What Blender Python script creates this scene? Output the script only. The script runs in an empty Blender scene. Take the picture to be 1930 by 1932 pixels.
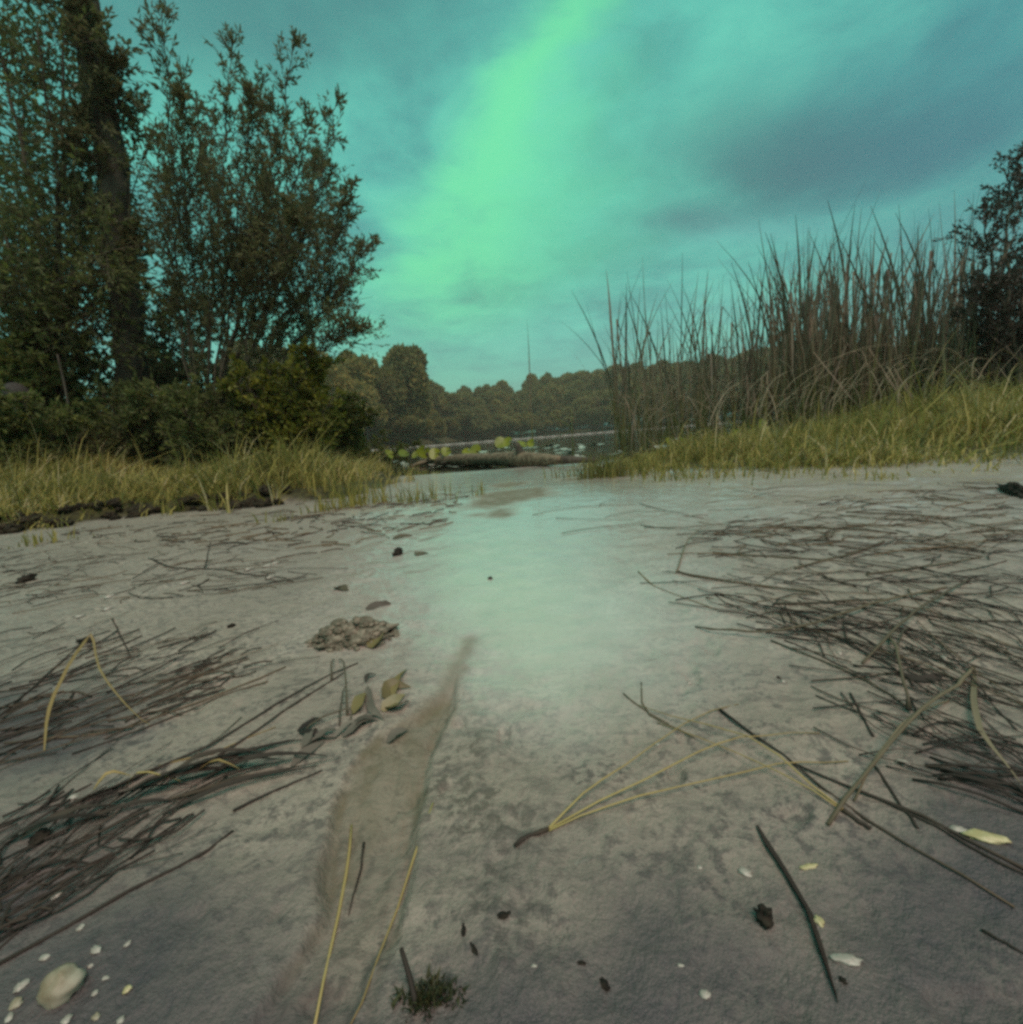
import bpy, math
import numpy as np
from mathutils import Matrix, Vector

sc = bpy.context.scene
RNG = np.random.default_rng(7)
rad = math.radians

# ------------------------------------------------------------------ camera
FOC, PITCH, ROLL, CAMZ = 0.47, rad(9.02), rad(-4.3), 0.20
RM = np.array((Matrix.Rotation(math.pi / 2 - PITCH, 3, 'X') @ Matrix.Rotation(ROLL, 3, 'Z')))
cam_d = bpy.data.cameras.new('camera')
cam_d.sensor_fit = 'HORIZONTAL'
cam_d.sensor_width = 36.0
cam_d.lens = 36.0 * FOC
cam_d.clip_start = 0.01
cam_d.clip_end = 3000
cam = bpy.data.objects.new('camera', cam_d)
sc.collection.objects.link(cam)
cam.matrix_world = Matrix.Translation((0, 0, CAMZ)) @ Matrix(RM.tolist()).to_4x4()
sc.camera = cam

# ------------------------------------------------------------------ sun, exposure
SUN_EL, SUN_AZ = rad(62), rad(152)          # azimuth measured from +Y towards +X
sun_d = bpy.data.lights.new('sun', 'SUN')
sun_d.energy = 2.7
sun_d.angle = rad(42)
sun_d.color = (1.0, 0.74, 0.68)
sun = bpy.data.objects.new('sun', sun_d)
sc.collection.objects.link(sun)
sdir = Vector((math.sin(SUN_AZ) * math.cos(SUN_EL), math.cos(SUN_AZ) * math.cos(SUN_EL), math.sin(SUN_EL)))
sun.rotation_euler = sdir.to_track_quat('Z', 'Y').to_euler()
sun.location = (0, 0, 30)
sc.view_settings.view_transform = 'Standard'
sc.view_settings.look = 'None'
sc.view_settings.gamma = 1.0
sc.view_settings.exposure = 0.02
sc.view_settings.use_curve_mapping = False
sc.render.engine = 'CYCLES'
sc.cycles.max_bounces = 6
sc.cycles.diffuse_bounces = 3
sc.cycles.glossy_bounces = 3
sc.cycles.transparent_max_bounces = 6
sc.cycles.use_denoising = False
sc.cycles.filter_width = 3.1              # a pinhole camera has no sharp focus anywhere


# ------------------------------------------------------------------ node helpers
class NT:
    def __init__(s, tree):
        s.t = tree; tree.nodes.clear()
    def n(s, typ, **kw):
        nd = s.t.nodes.new(typ)
        for k, v in kw.items():
            if k.startswith('i_'):
                key = k[2:]
                nd.inputs[int(key) if key.isdigit() else key.replace('_', ' ')].default_value = v
            else:
                setattr(nd, k, v)
        return nd
    def l(s, a, b):
        s.t.links.new(a, b)
    def val(s, x, sock):
        if isinstance(x, (int, float)): sock.default_value = x
        else: s.l(x, sock)
    def m(s, op, a, b=None, c=None, clamp=False):
        nd = s.n('ShaderNodeMath', operation=op, use_clamp=clamp)
        s.val(a, nd.inputs[0])
        if b is not None: s.val(b, nd.inputs[1])
        if c is not None: s.val(c, nd.inputs[2])
        return nd.outputs[0]
    def mix(s, f, a, b):
        nd = s.n('ShaderNodeMix', data_type='RGBA')
        s.val(f, nd.inputs[0])
        for x, i in ((a, 6), (b, 7)):
            if isinstance(x, tuple): nd.inputs[i].default_value = (*x, 1)
            else: s.l(x, nd.inputs[i])
        return nd.outputs[2]
    def noise(s, vec, scale, detail=4, rough=.55, dist=0.0):
        nd = s.n('ShaderNodeTexNoise')
        nd.inputs['Scale'].default_value = scale
        nd.inputs['Detail'].default_value = detail
        nd.inputs['Roughness'].default_value = rough
        nd.inputs['Distortion'].default_value = dist
        if vec is not None: s.l(vec, nd.inputs['Vector'])
        return nd.outputs['Fac']
    def ss(s, x, a, b, lo=0.0, hi=1.0):
        nd = s.n('ShaderNodeMapRange', interpolation_type='SMOOTHSTEP')
        s.val(x, nd.inputs[0])
        for v, i in zip((a, b, lo, hi), (1, 2, 3, 4)): nd.inputs[i].default_value = v
        return nd.outputs[0]
    def ramp(s, x, stops):
        nd = s.n('ShaderNodeValToRGB')
        e = nd.color_ramp.elements
        while len(e) < len(stops): e.new(.5)
        for k, (p, c) in enumerate(stops):
            e[k].position = p; e[k].color = (*c, 1)
        s.l(x, nd.inputs[0])
        return nd.outputs[0]


# ------------------------------------------------------------------ sky
world = bpy.data.worlds.new('World')
sc.world = world
world.use_nodes = True
W = NT(world.node_tree)
tc = W.n('ShaderNodeTexCoord')
sep = W.n('ShaderNodeSeparateXYZ'); W.l(tc.outputs['Generated'], sep.inputs[0])
dx, dy, dz = sep.outputs
den = W.m('ADD', W.m('MAXIMUM', dz, 0.0), 0.12)
pxs, pys = W.m('DIVIDE', dx, den), W.m('DIVIDE', dy, den)
comb = W.n('ShaderNodeCombineXYZ'); W.l(pxs, comb.inputs[0]); W.l(pys, comb.inputs[1])
pv = comb.outputs[0]
n1 = W.noise(pv, 0.9, 5, .5, .3)
n2 = W.noise(pv, 2.3, 5, .55, .4)
n3 = W.noise(pv, 5.0, 5, .6, .5)
wob = W.m('MULTIPLY', W.m('SUBTRACT', n2, .5), 0.5)
wob1 = W.m('MULTIPLY', W.m('SUBTRACT', n1, .5), 0.8)
cl = W.m('ADD', W.m('MULTIPLY', n1, .5), W.m('ADD', W.m('MULTIPLY', n2, .32), W.m('MULTIPLY', n3, .18)))
base = W.ramp(cl, [(.36, (.046, .200, .215)), (.45, (.070, .335, .315)), (.52, (.098, .470, .395)), (.61, (.14, .62, .475))])
# brighter, hazier air towards the horizon
hz = W.ss(dz, .0, .34, 1.0, 0.0)
base = W.mix(W.m('MULTIPLY', hz, .78), base, (.185, .60, .53))
# the bright rift in the cloud
off = W.m('SUBTRACT', W.m('ADD', pxs, W.m('ADD', wob, wob1)), W.m('SUBTRACT', .215, W.m('MULTIPLY', W.m('SUBTRACT', pys, 1.09), .275)))
sig = W.m('ADD', W.m('MULTIPLY', W.m('MAXIMUM', W.m('SUBTRACT', pys, 1.09), 0.0), .25), .062)
q = W.m('DIVIDE', off, sig)
gs = W.m('EXPONENT', W.m('MULTIPLY', W.m('MULTIPLY', q, q), -.8))
gs = W.m('MULTIPLY', gs, W.ss(pys, 3.4, 2.0, 0.25, 1.0))
base = W.mix(W.m('MULTIPLY', gs, W.ss(cl, .36, .58, .45, .92)), base, (.160, .77, .37))
# darker cloud banks
def bank(cx, cy, rx, ry, amt, col):
    global base
    ax = W.m('DIVIDE', W.m('SUBTRACT', W.m('ADD', pxs, wob), cx), rx)
    ay = W.m('DIVIDE', W.m('SUBTRACT', W.m('ADD', pys, wob1), cy), ry)
    g = W.m('EXPONENT', W.m('MULTIPLY', W.m('ADD', W.m('MULTIPLY', ax, ax), W.m('MULTIPLY', ay, ay)), -1.0))
    base = W.mix(W.m('MULTIPLY', g, amt), base, col)
bank(.36, 1.85, .42, .55, .40, (.125, .66, .40))
bank(.95, 1.50, .36, .19, .92, (.050, .155, .18))
bank(.78, 1.86, .22, .10, .85, (.052, .165, .185))
bank(1.28, 1.42, .25, .17, .75, (.045, .15, .185))
bank(1.15, 1.95, .45, .16, .50, (.150, .50, .46))
bank(-.42, .98, .50, .24, .75, (.052, .19, .20))
# bluer away from the rift to the east
base = W.mix(W.ss(dx, .34, .74, 0.0, .62), base, (.034, .185, .25))
skyt = W.n('ShaderNodeTexSky', sky_type='NISHITA', sun_disc=False, sun_elevation=SUN_EL, sun_rotation=SUN_AZ)
skym = W.n('ShaderNodeMix', data_type='RGBA', blend_type='MULTIPLY')
skym.inputs[0].default_value = 1.0
W.l(skyt.outputs[0], skym.inputs[6]); skym.inputs[7].default_value = (.05, .06, .05, 1)
base = W.mix(.06, base, skym.outputs[2])
bg = W.n('ShaderNodeBackground'); W.l(base, bg.inputs[0]); bg.inputs[1].default_value = 1.24
wo = W.n('ShaderNodeOutputWorld'); W.l(bg.outputs[0], wo.inputs[0])


# ------------------------------------------------------------------ numpy noise
def _h(ix, iy, s):
    with np.errstate(over='ignore'):
        n = (ix.astype(np.int64) * 374761393 + iy.astype(np.int64) * 668265263 + s * 1442695041) & 0x7fffffff
        n = ((n ^ (n >> 13)) * 1274126177) & 0x7fffffff
    return ((n ^ (n >> 16)) & 0xffff) / 65535.0
def vn(x, y, s=0):
    x = np.asarray(x, float); y = np.asarray(y, float)
    ix, iy = np.floor(x), np.floor(y)
    fx, fy = x - ix, y - iy
    fx = fx * fx * (3 - 2 * fx); fy = fy * fy * (3 - 2 * fy)
    ix = ix.astype(np.int64); iy = iy.astype(np.int64)
    a, b, c, d = _h(ix, iy, s), _h(ix + 1, iy, s), _h(ix, iy + 1, s), _h(ix + 1, iy + 1, s)
    return (a + (b - a) * fx) * (1 - fy) + (c + (d - c) * fx) * fy - .5
def fbm(x, y, s=0, o=4):
    r = 0; a = 1.0
    for k in range(o):
        r = r + a * vn(x * 2 ** k + 17.3 * k, y * 2 ** k - 9.1 * k, s + k); a *= .5
    return r
def sst(x, a, b):
    t = np.clip((np.asarray(x, float) - a) / (b - a), 0, 1)
    return t * t * (3 - 2 * t)
def sdist(x, y, poly):
    """signed distance to a closed polygon, positive inside"""
    x = np.asarray(x, float); y = np.asarray(y, float)
    d = np.full(x.shape, 1e9); ins = np.zeros(x.shape, bool)
    n = len(poly)
    for i in range(n):
        ax, ay = poly[i]; bx, by = poly[(i + 1) % n]
        ex, ey = bx - ax, by - ay
        t = np.clip(((x - ax) * ex + (y - ay) * ey) / (ex * ex + ey * ey + 1e-12), 0, 1)
        d = np.minimum(d, np.hypot(x - ax - t * ex, y - ay - t * ey))
        c = ((ay > y) != (by > y)) & (x < (bx - ax) * (y - ay) / (by - ay + 1e-15) + ax)
        ins ^= c
    return np.where(ins, d, -d)


# ------------------------------------------------------------------ terrain
LAKE_Z = -0.078
LEFT_BANK = [(-1.85, 1.72), (-1.62, 2.0), (-1.35, 2.06), (-1.08, 2.05), (-.82, 2.16), (-.74, 2.45), (-.78, 3.0), (-.98, 3.9), (-1.25, 5.2),
             (-1.9, 7.5), (-4, 11), (-12, 22), (-30, 45), (-80, 60), (-80, -5), (-4, .9), (-2.6, 1.35)]
RIGHT_BANK = [(.35, 2.75), (.50, 2.3), (.68, 2.06), (1.0, 1.68), (1.32, 1.5), (1.62, 1.46), (2.3, 1.35), (4, .9), (90, -5), (90, 40), (30, 25),
              (9, 8.5), (5, 6.6), (2.6, 5.4), (1.5, 4.6), (.75, 3.6)]
AZ_R = np.radians([-75, -45, -30, -22, -14, -9, -5, 0, 10, 20, 32, 45, 60, 75])
SHORE = np.array([40, 45, 48, 52, 62, 80, 105, 118, 115, 108, 100, 92, 85, 80.])
def shore_r(az): return np.interp(az, AZ_R, SHORE)
def ground(x, y):
    x = np.asarray(x, float); y = np.asarray(y, float)
    z = -0.066 * sst(y, 1.3, 3.9) - .12 * sst(y, 3.9, 5.2) - 1.0 * sst(y, 5, 14)
    near = (np.hypot(x, y) < 120)
    dl = np.where(near, sdist(x, y, LEFT_BANK), -50)
    dr = np.where(near, sdist(x, y, RIGHT_BANK), -50)
    e = .05 * fbm(x * 3.0, y * 3.0, 5, 3)
    zl = .045 * sst(dl + e, -.02, .06) + .05 * sst(dl, .05, .8) + .10 * sst(dl, .8, 4)
    zr = .012 * sst(dr + e, -.05, .15) + .035 * sst(dr, .1, 1.2) + .10 * sst(dr, 1.4, 4)
    inl = sst(dl + e, -.25, .25); inr = sst(dr + e, -.35, .35)
    z = z * (1 - np.maximum(inl, inr)) + np.maximum(inl, inr) * np.maximum(z, -.055 * sst(y, 1.3, 3.9)) + zl + zr
    r = np.hypot(x, y); az = np.arctan2(x, y)
    d = r - shore_r(az)
    front = y > 10
    z = z + np.where(front, 1.25 * sst(d, -6, 1) + np.clip(d, 0, 70) * .125, 0)
    return z
_gx, _gy = np.linspace(-4, 4, 601), np.linspace(0, 6.5, 501)
_GG = None
def grid_look(T, x, y):
    u = (np.asarray(x, float) + 4) / 8 * 600; v = np.asarray(y, float) / 6.5 * 500
    i = np.clip(u.astype(int), 0, 599); j = np.clip(v.astype(int), 0, 499)
    a = u - i; b = v - j
    return (T[j, i] * (1 - a) + T[j, i + 1] * a) * (1 - b) + (T[j + 1, i] * (1 - a) + T[j + 1, i + 1] * a) * b
_mx, _my = np.meshgrid(_gx, _gy)
_GG = ground(_mx.ravel(), _my.ravel()).reshape(_mx.shape)
def g1(x, y):
    if -4 < x < 4 and 0 < y < 6.5: return float(grid_look(_GG, np.array([x]), np.array([y]))[0])
    return float(ground(np.array([x]), np.array([y]))[0])
def ray(px, py):
    return RM @ np.array([(px - 965) / 1930 / FOC, (966 - py) / 1930 / FOC, -1.0])
def P(px, py, Y):
    """the point at depth Y (metres ahead) on the line of sight of a place in the photograph"""
    d = ray(px, py); t = Y / d[1]
    return np.array([0, 0, CAMZ]) + d * t
def G(px, py):
    """the ground point seen there"""
    d = ray(px, py); z = 0.0; p = None
    for _ in range(14):
        t = (z - CAMZ) / min(d[2], -1e-3)
        p = np.array([0, 0, CAMZ]) + d * t
        z = .5 * z + .5 * g1(p[0], p[1])
    return np.array([p[0], p[1], g1(p[0], p[1])])
def Gpoly(pts): return [tuple(G(*p)[:2]) for p in pts]

CHANNEL = Gpoly([(735, 1372), (800, 1335), (835, 1300), (862, 1268), (866, 1310), (815, 1425), (785, 1560), (768, 1680), (738, 1765), (690, 1850), (650, 1945), (470, 1945), (560, 1820), (612, 1740), (612, 1660), (632, 1520), (682, 1432)])
SEDS = [Gpoly(q) for q in ([(855, 962), (900, 938), (960, 926), (1030, 918), (1042, 934), (985, 946), (920, 960)], [(905, 918), (960, 911), (1005, 907), (1012, 912), (940, 921)],
                           [(868, 972), (915, 968), (912, 973), (870, 977)], [(920, 968), (945, 962), (950, 970), (925, 974)], [(1050, 905), (1100, 900), (1110, 906), (1060, 912)])]
ROUGH = Gpoly([(885, 1250), (960, 1400), (1050, 1560), (1080, 1760), (1000, 1930), (860, 1930), (820, 1700), (800, 1500), (840, 1380)])
WET = Gpoly([(840, 893), (800, 960), (775, 1020), (720, 1120), (760, 1180), (830, 1230), (920, 1290), (1050, 1310), (1180, 1270), (1270, 1200), (1270, 1130), (1200, 1070),
             (1130, 1020), (1250, 960), (1400, 925), (1250, 900), (1100, 895), (1030, 882)])
def pline(pts): return np.array([G(*p)[:2] for p in pts])
def ldist(x, y, pl):
    d = np.full(np.shape(x), 1e9)
    for a, b in zip(pl[:-1], pl[1:]):
        e = b - a; t = np.clip(((x - a[0]) * e[0] + (y - a[1]) * e[1]) / (e @ e), 0, 1)
        d = np.minimum(d, np.hypot(x - a[0] - t * e[0], y - a[1] - t * e[1]))
    return d
RILLS = [(pline(q), w, k) for q, w, k in (([(886, 1206), (872, 1240), (850, 1278), (825, 1315), (800, 1345)], .009, 1.0), ([(855, 1290), (815, 1380), (798, 1450), (788, 1520), (772, 1600), (758, 1690), (742, 1765)], .0035, .7),
         ([(735, 1372), (690, 1415), (655, 1460), (638, 1530), (620, 1630), (618, 1720), (585, 1770), (540, 1840), (480, 1925)], .0032, .9), ([(700, 1440), (682, 1500), (668, 1570), (655, 1640)], .005, .7),
         ([(760, 1400), (740, 1480), (735, 1560), (728, 1640)], .004, .4), ([(745, 1765), (710, 1840), (690, 1930)], .003, .5), ([(780, 1440), (765, 1520), (752, 1590)], .003, .5))]
SILT_VIGNETTE = [Gpoly(q) for q in ([(-80, 1600), (60, 1620), (200, 1680), (330, 1770), (480, 1830), (700, 1900), (760, 2000), (-200, 2000)], [(880, 2000), (1000, 1900), (1130, 1820), (1350, 1790), (1540, 1800), (1650, 1690), (1780, 1540), (1930, 1500), (2100, 1600), (2000, 2000)],  # dark silt, widened into a painted vignette over near corners and bottom
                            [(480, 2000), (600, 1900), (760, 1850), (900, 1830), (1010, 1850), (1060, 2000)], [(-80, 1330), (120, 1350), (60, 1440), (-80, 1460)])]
def fine(x, y):
    """small relief of the sand, metres"""
    near = sst(np.hypot(x, y), 6, 1.0)
    dc = sdist(x, y, CHANNEL)
    dr = sdist(x, y, ROUGH)
    z = .0035 * fbm(x * 9, y * 9, 11, 4) + .0024 * fbm(x * 48, y * 55, 21, 4)
    z = z + .0018 * sst(dr, -.01, .02) * fbm(x * 120, y * 90, 31, 3)
    pit = vn(x * 60, y * 60, 44); z = z - .0028 * sst(pit, .26, .42) * sst(vn(x * 7, y * 7, 45), -.1, .25) * sst(sdist(x, y, WET), .0, -.06)
    fl = vn(x * 95 + 14 * fbm(x * 9, y * 9, 8, 2), y * 13, 3)
    dcn = dc + .006 * fbm(x * 45, y * 30, 9, 3)
    z = z - .0042 * sst(dcn, -.003, .004) + .0016 * fl * sst(dc, -.004, .01)
    wb = .006 * fbm(x * 60, y * 60, 19, 3)
    for pl, w, k in RILLS: z = z - .0022 * k * np.exp(-((ldist(x, y, pl) + wb) / w) ** 2)
    z = z + .0022 * fbm(x * 34 + y * 10, y * 9, 13, 3) * sst(dr, -.02, .03)
    z = z + .008 * sst(fbm(x * 1.3, y * 2.0, 61, 3), .05, .5) * sst(y, .5, 1.5)
    return z * near * (1 - .72 * sst(sdist(x, y, WET) / np.clip(np.hypot(x, y), .2, 1.2), -.06, .12))
_GT = _GG + fine(_mx.ravel(), _my.ravel()).reshape(_mx.shape)
def gtop(x, y): return grid_look(_GT, x, y)
def gz(x, y):
    a, b = np.array([x]), np.array([y])
    return float((ground(a, b) + fine(a, b))[0])


# ------------------------------------------------------------------ mesh helpers
class MB:
    """collects vertices, triangles and quads, with a per-vertex tint"""
    def __init__(s): s.v = []; s.t = []; s.q = []; s.c = []; s.n = 0
    def add(s, v, q=None, t=None, c=0.5):
        v = np.asarray(v, float).reshape(-1, 3)
        if q is not None and len(q): s.q.append(np.asarray(q, np.int64).reshape(-1, 4) + s.n)
        if t is not None and len(t): s.t.append(np.asarray(t, np.int64).reshape(-1, 3) + s.n)
        s.v.append(v); s.c.append(np.broadcast_to(np.asarray(c, float), (len(v),)).copy()); s.n += len(v)
    def mesh(s, name, smooth=True):
        v = np.concatenate(s.v); c = np.concatenate(s.c)
        t = np.concatenate(s.t) if s.t else np.zeros((0, 3), np.int64)
        q = np.concatenate(s.q) if s.q else np.zeros((0, 4), np.int64)
        me = bpy.data.meshes.new(name)
        me.vertices.add(len(v)); me.vertices.foreach_set('co', v.astype(np.float32).ravel())
        li = np.concatenate([t.ravel(), q.ravel()]).astype(np.int32)
        me.loops.add(len(li)); me.loops.foreach_set('vertex_index', li)
        ls = np.concatenate([np.arange(len(t)) * 3, len(t) * 3 + np.arange(len(q)) * 4]).astype(np.int32)
        me.polygons.add(len(ls)); me.polygons.foreach_set('loop_start', ls)
        me.polygons.foreach_set('use_smooth', np.full(len(ls), smooth))
        at = me.attributes.new('tint', 'FLOAT', 'POINT'); at.data.foreach_set('value', c.astype(np.float32))
        me.update(calc_edges=True)
        return me
    def build(s, name, mat, parent=None, smooth=True):
        return mk(name, s.mesh(name, smooth), mat, parent)
def mk(name, me, mat, parent=None):
    o = bpy.data.objects.new(name, me)
    if mat is not None and not me.materials: me.materials.append(mat)
    sc.collection.objects.link(o)
    if parent is not None:
        o.parent = parent
        o.matrix_parent_inverse = Matrix.Translation(-Vector(parent.location)) if parent.location.length > 0 and parent.rotation_euler[2] == 0 and parent.scale[0] == 1 else Matrix()
    return o
def tag(o, label=None, cat=None, group=None, kind=None):
    if label: o['label'] = label
    if cat: o['category'] = cat
    if group: o['group'] = group
    if kind: o['kind'] = kind
    return o
def empty(name, loc, label, cat, group=None):
    o = bpy.data.objects.new(name, None)
    o.empty_display_size = .05
    o.location = [float(a) for a in loc]
    sc.collection.objects.link(o)
    return tag(o, label, cat, group)
def spline(pts, n):
    """Catmull-Rom through the points, n samples"""
    p = np.asarray(pts, float)
    if len(p) == 2: return p[0] + (p[1] - p[0]) * np.linspace(0, 1, n)[:, None]
    e = np.vstack([2 * p[0] - p[1], p, 2 * p[-1] - p[-2]])
    u = np.linspace(0, len(p) - 1 - 1e-6, n); i = u.astype(int); f = (u - i)[:, None]
    a, b, c, d = e[i], e[i + 1], e[i + 2], e[i + 3]
    return .5 * (2 * b + (c - a) * f + (2 * a - 5 * b + 4 * c - d) * f ** 2 + (3 * b - 3 * c + d - a) * f ** 3)
def tube(mb, pts, r, sides=5, c=.5, flat=1.0, cap=True):
    p = np.asarray(pts, float); n = len(p)
    r = np.broadcast_to(np.asarray(r, float), (n,))
    c = np.broadcast_to(np.asarray(c, float), (n,))
    t = np.gradient(p, axis=0); t /= np.linalg.norm(t, axis=1)[:, None] + 1e-12
    ref = np.array([0, 0, 1.]) if abs(t[:, 2]).mean() < .8 else np.array([1., 0, 0])
    s = np.cross(t, ref); s /= np.linalg.norm(s, axis=1)[:, None] + 1e-12
    u = np.cross(s, t)
    a = np.arange(sides) / sides * 2 * math.pi
    v = p[:, None] + r[:, None, None] * (np.cos(a)[None, :, None] * s[:, None] + flat * np.sin(a)[None, :, None] * u[:, None])
    i = np.arange(n - 1)[:, None] * sides; j = np.arange(sides)[None]; k = (j + 1) % sides
    q = np.stack([i + j, i + k, i + sides + k, i + sides + j], -1).reshape(-1, 4)
    tr = []
    if cap:
        for b in range(1, sides - 1):
            tr.append((0, b + 1, b)); o = (n - 1) * sides; tr.append((o, o + b, o + b + 1))
    mb.add(v.reshape(-1, 3), q, tr, np.repeat(c, sides))
def nrm(a): return a / (np.linalg.norm(a, axis=-1, keepdims=True) + 1e-12)
def leaves(mb, base, d, L, Wd, tint, droop=.15):
    """one kite-shaped leaf, folded along its midrib, for each base point"""
    n = len(base); d = nrm(d)
    side = nrm(np.cross(d, RNG.normal(size=(n, 3)))); up = np.cross(side, d)
    L = np.broadcast_to(L, (n,))[:, None]; Wd = np.broadcast_to(Wd, (n,))[:, None]
    tip = base + d * L - up * L * droop
    mid = base + d * L * .48
    v = np.stack([base, mid + side * Wd * .5 + up * Wd * .15, tip, mid - side * Wd * .5 + up * Wd * .15], 1)
    i = np.arange(n)[:, None] * 4
    mb.add(v.reshape(-1, 3), np.concatenate([i, i + 1, i + 2, i + 3], 1), None, np.repeat(np.broadcast_to(tint, (n,)), 4))
def sticks(mb, a, b, r, c=.5):
    """thin three-sided twigs from a to b"""
    n = len(a); d = nrm(b - a); s = nrm(np.cross(d, RNG.normal(size=(n, 3)))); u = np.cross(s, d)
    r = np.broadcast_to(r, (n,))[:, None]
    vs = []
    for e, k in ((a, 1.0), (b, .45)):
        for an in (0, 2.094, 4.189): vs.append(e + r * k * (math.cos(an) * s + math.sin(an) * u))
    v = np.stack(vs, 1); i = np.arange(n)[:, None] * 6
    q = np.concatenate([np.concatenate([i + x, i + y, i + y + 3, i + x + 3], 1) for x, y in ((0, 1), (1, 2), (2, 0))])
    mb.add(v.reshape(-1, 3), q, None, c)


# ------------------------------------------------------------------ materials
def matn(name):
    m = bpy.data.materials.new(name); m.use_nodes = True
    return m, NT(m.node_tree)
def finish(N, bsdf):
    o = N.n('ShaderNodeOutputMaterial'); N.l(bsdf, o.inputs[0])
def principled(N, col, rough=.6, spec=.5, bump=None, bs=.3, bd=.01):
    b = N.n('ShaderNodeBsdfPrincipled')
    if isinstance(col, tuple): b.inputs['Base Color'].default_value = (*col, 1)
    else: N.l(col, b.inputs['Base Color'])
    N.val(rough, b.inputs['Roughness'])
    b.inputs['Specular IOR Level'].default_value = spec
    if bump is not None:
        bn = N.n('ShaderNodeBump'); bn.inputs['Strength'].default_value = bs; bn.inputs['Distance'].default_value = bd
        N.l(bump, bn.inputs['Height']); N.l(bn.outputs[0], b.inputs['Normal'])
    return b
def attr(N, name='tint'):
    a = N.n('ShaderNodeAttribute'); a.attribute_name = name; return a.outputs['Fac']
def foliage(name, stops, rough=.55, trans=.25, spec=.3, obj_rand=0.0):
    m, N = matn(name)
    t = attr(N)
    if obj_rand:
        oi = N.n('ShaderNodeObjectInfo')
        t = N.m('ADD', t, N.m('MULTIPLY', N.m('SUBTRACT', oi.outputs['Random'], .5), obj_rand), clamp=True)
    col = N.ramp(t, stops)
    b = principled(N, col, rough, spec)
    tr = N.n('ShaderNodeBsdfTranslucent'); N.l(col, tr.inputs[0])
    mx = N.n('ShaderNodeMixShader'); mx.inputs[0].default_value = trans
    N.l(b.outputs[0], mx.inputs[1]); N.l(tr.outputs[0], mx.inputs[2])
    finish(N, mx.outputs[0])
    return m
def plain(name, a, b, scale=40, rough=.7, spec=.3, bs=.3, bd=.003, stretch=None):
    m, N = matn(name)
    co = N.n('ShaderNodeTexCoord').outputs['Object']
    if stretch:
        mp = N.n('ShaderNodeMapping'); mp.inputs['Scale'].default_value = stretch; N.l(co, mp.inputs[0]); co = mp.outputs[0]
    n = N.noise(co, scale, 5, .6)
    bsd = principled(N, N.mix(N.ss(n, .35, .65), a, b), rough, spec, n, bs, bd)
    finish(N, bsd.outputs[0]); return m
def tinted(name, stops, rough=.6, spec=.35, noise_amt=.25, scale=60):
    m, N = matn(name)
    co = N.n('ShaderNodeTexCoord').outputs['Object']
    n = N.noise(co, scale, 4, .6)
    t = N.m('ADD', attr(N), N.m('MULTIPLY', N.m('SUBTRACT', n, .5), noise_amt), clamp=True)
    b = principled(N, N.ramp(t, stops), rough, spec, n, .2, .002)
    finish(N, b.outputs[0]); return m

M_BARK = plain('bark', (.050, .042, .034), (.11, .092, .072), 14, .9, .15, .8, .02, (1, 1, .25))
M_TWIG = plain('twig_bark', (.06, .048, .034), (.12, .096, .066), 30, .85, .2, .4, .004)
M_LEAF = foliage('dark_leaves', [(0, (.12, .114, .06)), (.5, (.185, .175, .078)), (.85, (.24, .225, .08)), (1, (.32, .28, .07))], trans=.45)
M_LEAF_L = foliage('broad_leaves', [(0, (.095, .10, .048)), (.5, (.16, .172, .056)), (.85, (.25, .25, .055)), (1, (.36, .32, .06))], trans=.45)
M_LEAF_Y = foliage('yellow_leaves', [(0, (.075, .085, .025)), (.5, (.14, .145, .025)), (.8, (.23, .21, .025)), (1, (.36, .30, .03))], trans=.35)
M_LEAF_D = foliage('thicket_leaves', [(0, (.06, .048, .042)), (.6, (.10, .08, .062)), (1, (.15, .125, .08))], trans=.15)
M_GRASS = foliage('bank_grass', [(0, (.12, .115, .05)), (.25, (.18, .165, .055)), (.5, (.30, .245, .062)), (.75, (.40, .32, .10)), (1, (.52, .41, .23))], rough=.6, trans=.30, spec=.2)
M_REED = foliage('reed_blades', [(0, (.13, .13, .045)), (.28, (.17, .15, .055)), (.5, (.21, .165, .10)), (.8, (.19, .14, .10)), (1, (.165, .12, .095))], rough=.6, trans=.2, spec=.2, obj_rand=.25)
M_DEADREED = tinted('dead_reed', [(0, (.16, .115, .07)), (.5, (.27, .20, .13)), (1, (.38, .30, .21))], .65, .25)
M_FAR = foliage('wood_leaves', [(0, (.145, .138, .062)), (.35, (.21, .195, .078)), (.6, (.28, .24, .085)), (.8, (.34, .265, .085)), (1, (.42, .31, .095))], rough=.7, trans=.25, spec=.1, obj_rand=.42)
M_PAD = foliage('pad_leaves', [(0, (.15, .18, .02)), (.5, (.26, .28, .02)), (1, (.40, .38, .035))], rough=.35, trans=.35, spec=.5)
M_FLOAT = foliage('floating_leaves', [(0, (.33, .31, .25)), (1, (.56, .51, .44))], rough=.3, trans=.0, spec=.7)  # pale base colour stands for sky glare on the leaves
M_LOG = plain('log_wood', (.085, .063, .040), (.25, .19, .125), 12, .75, .25, .7, .01, (.35, 3, 3))
M_STRAW = tinted('straw_needle', [(0, (.15, .09, .04)), (.5, (.34, .235, .09)), (1, (.46, .36, .14))], .5, .3)
M_NEEDLE = tinted('dark_needle', [(0, (.022, .016, .013)), (.4, (.05, .036, .028)), (.7, (.10, .068, .046)), (1, (.20, .13, .075))], .62, .2)
M_STEM = tinted('drift_stem', [(0, (.035, .028, .02)), (.5, (.12, .09, .055)), (1, (.24, .185, .115))], .6, .3)
M_MUD = plain('mud', (.09, .072, .048), (.29, .235, .175), 60, .6, .3, .9, .006)
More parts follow.
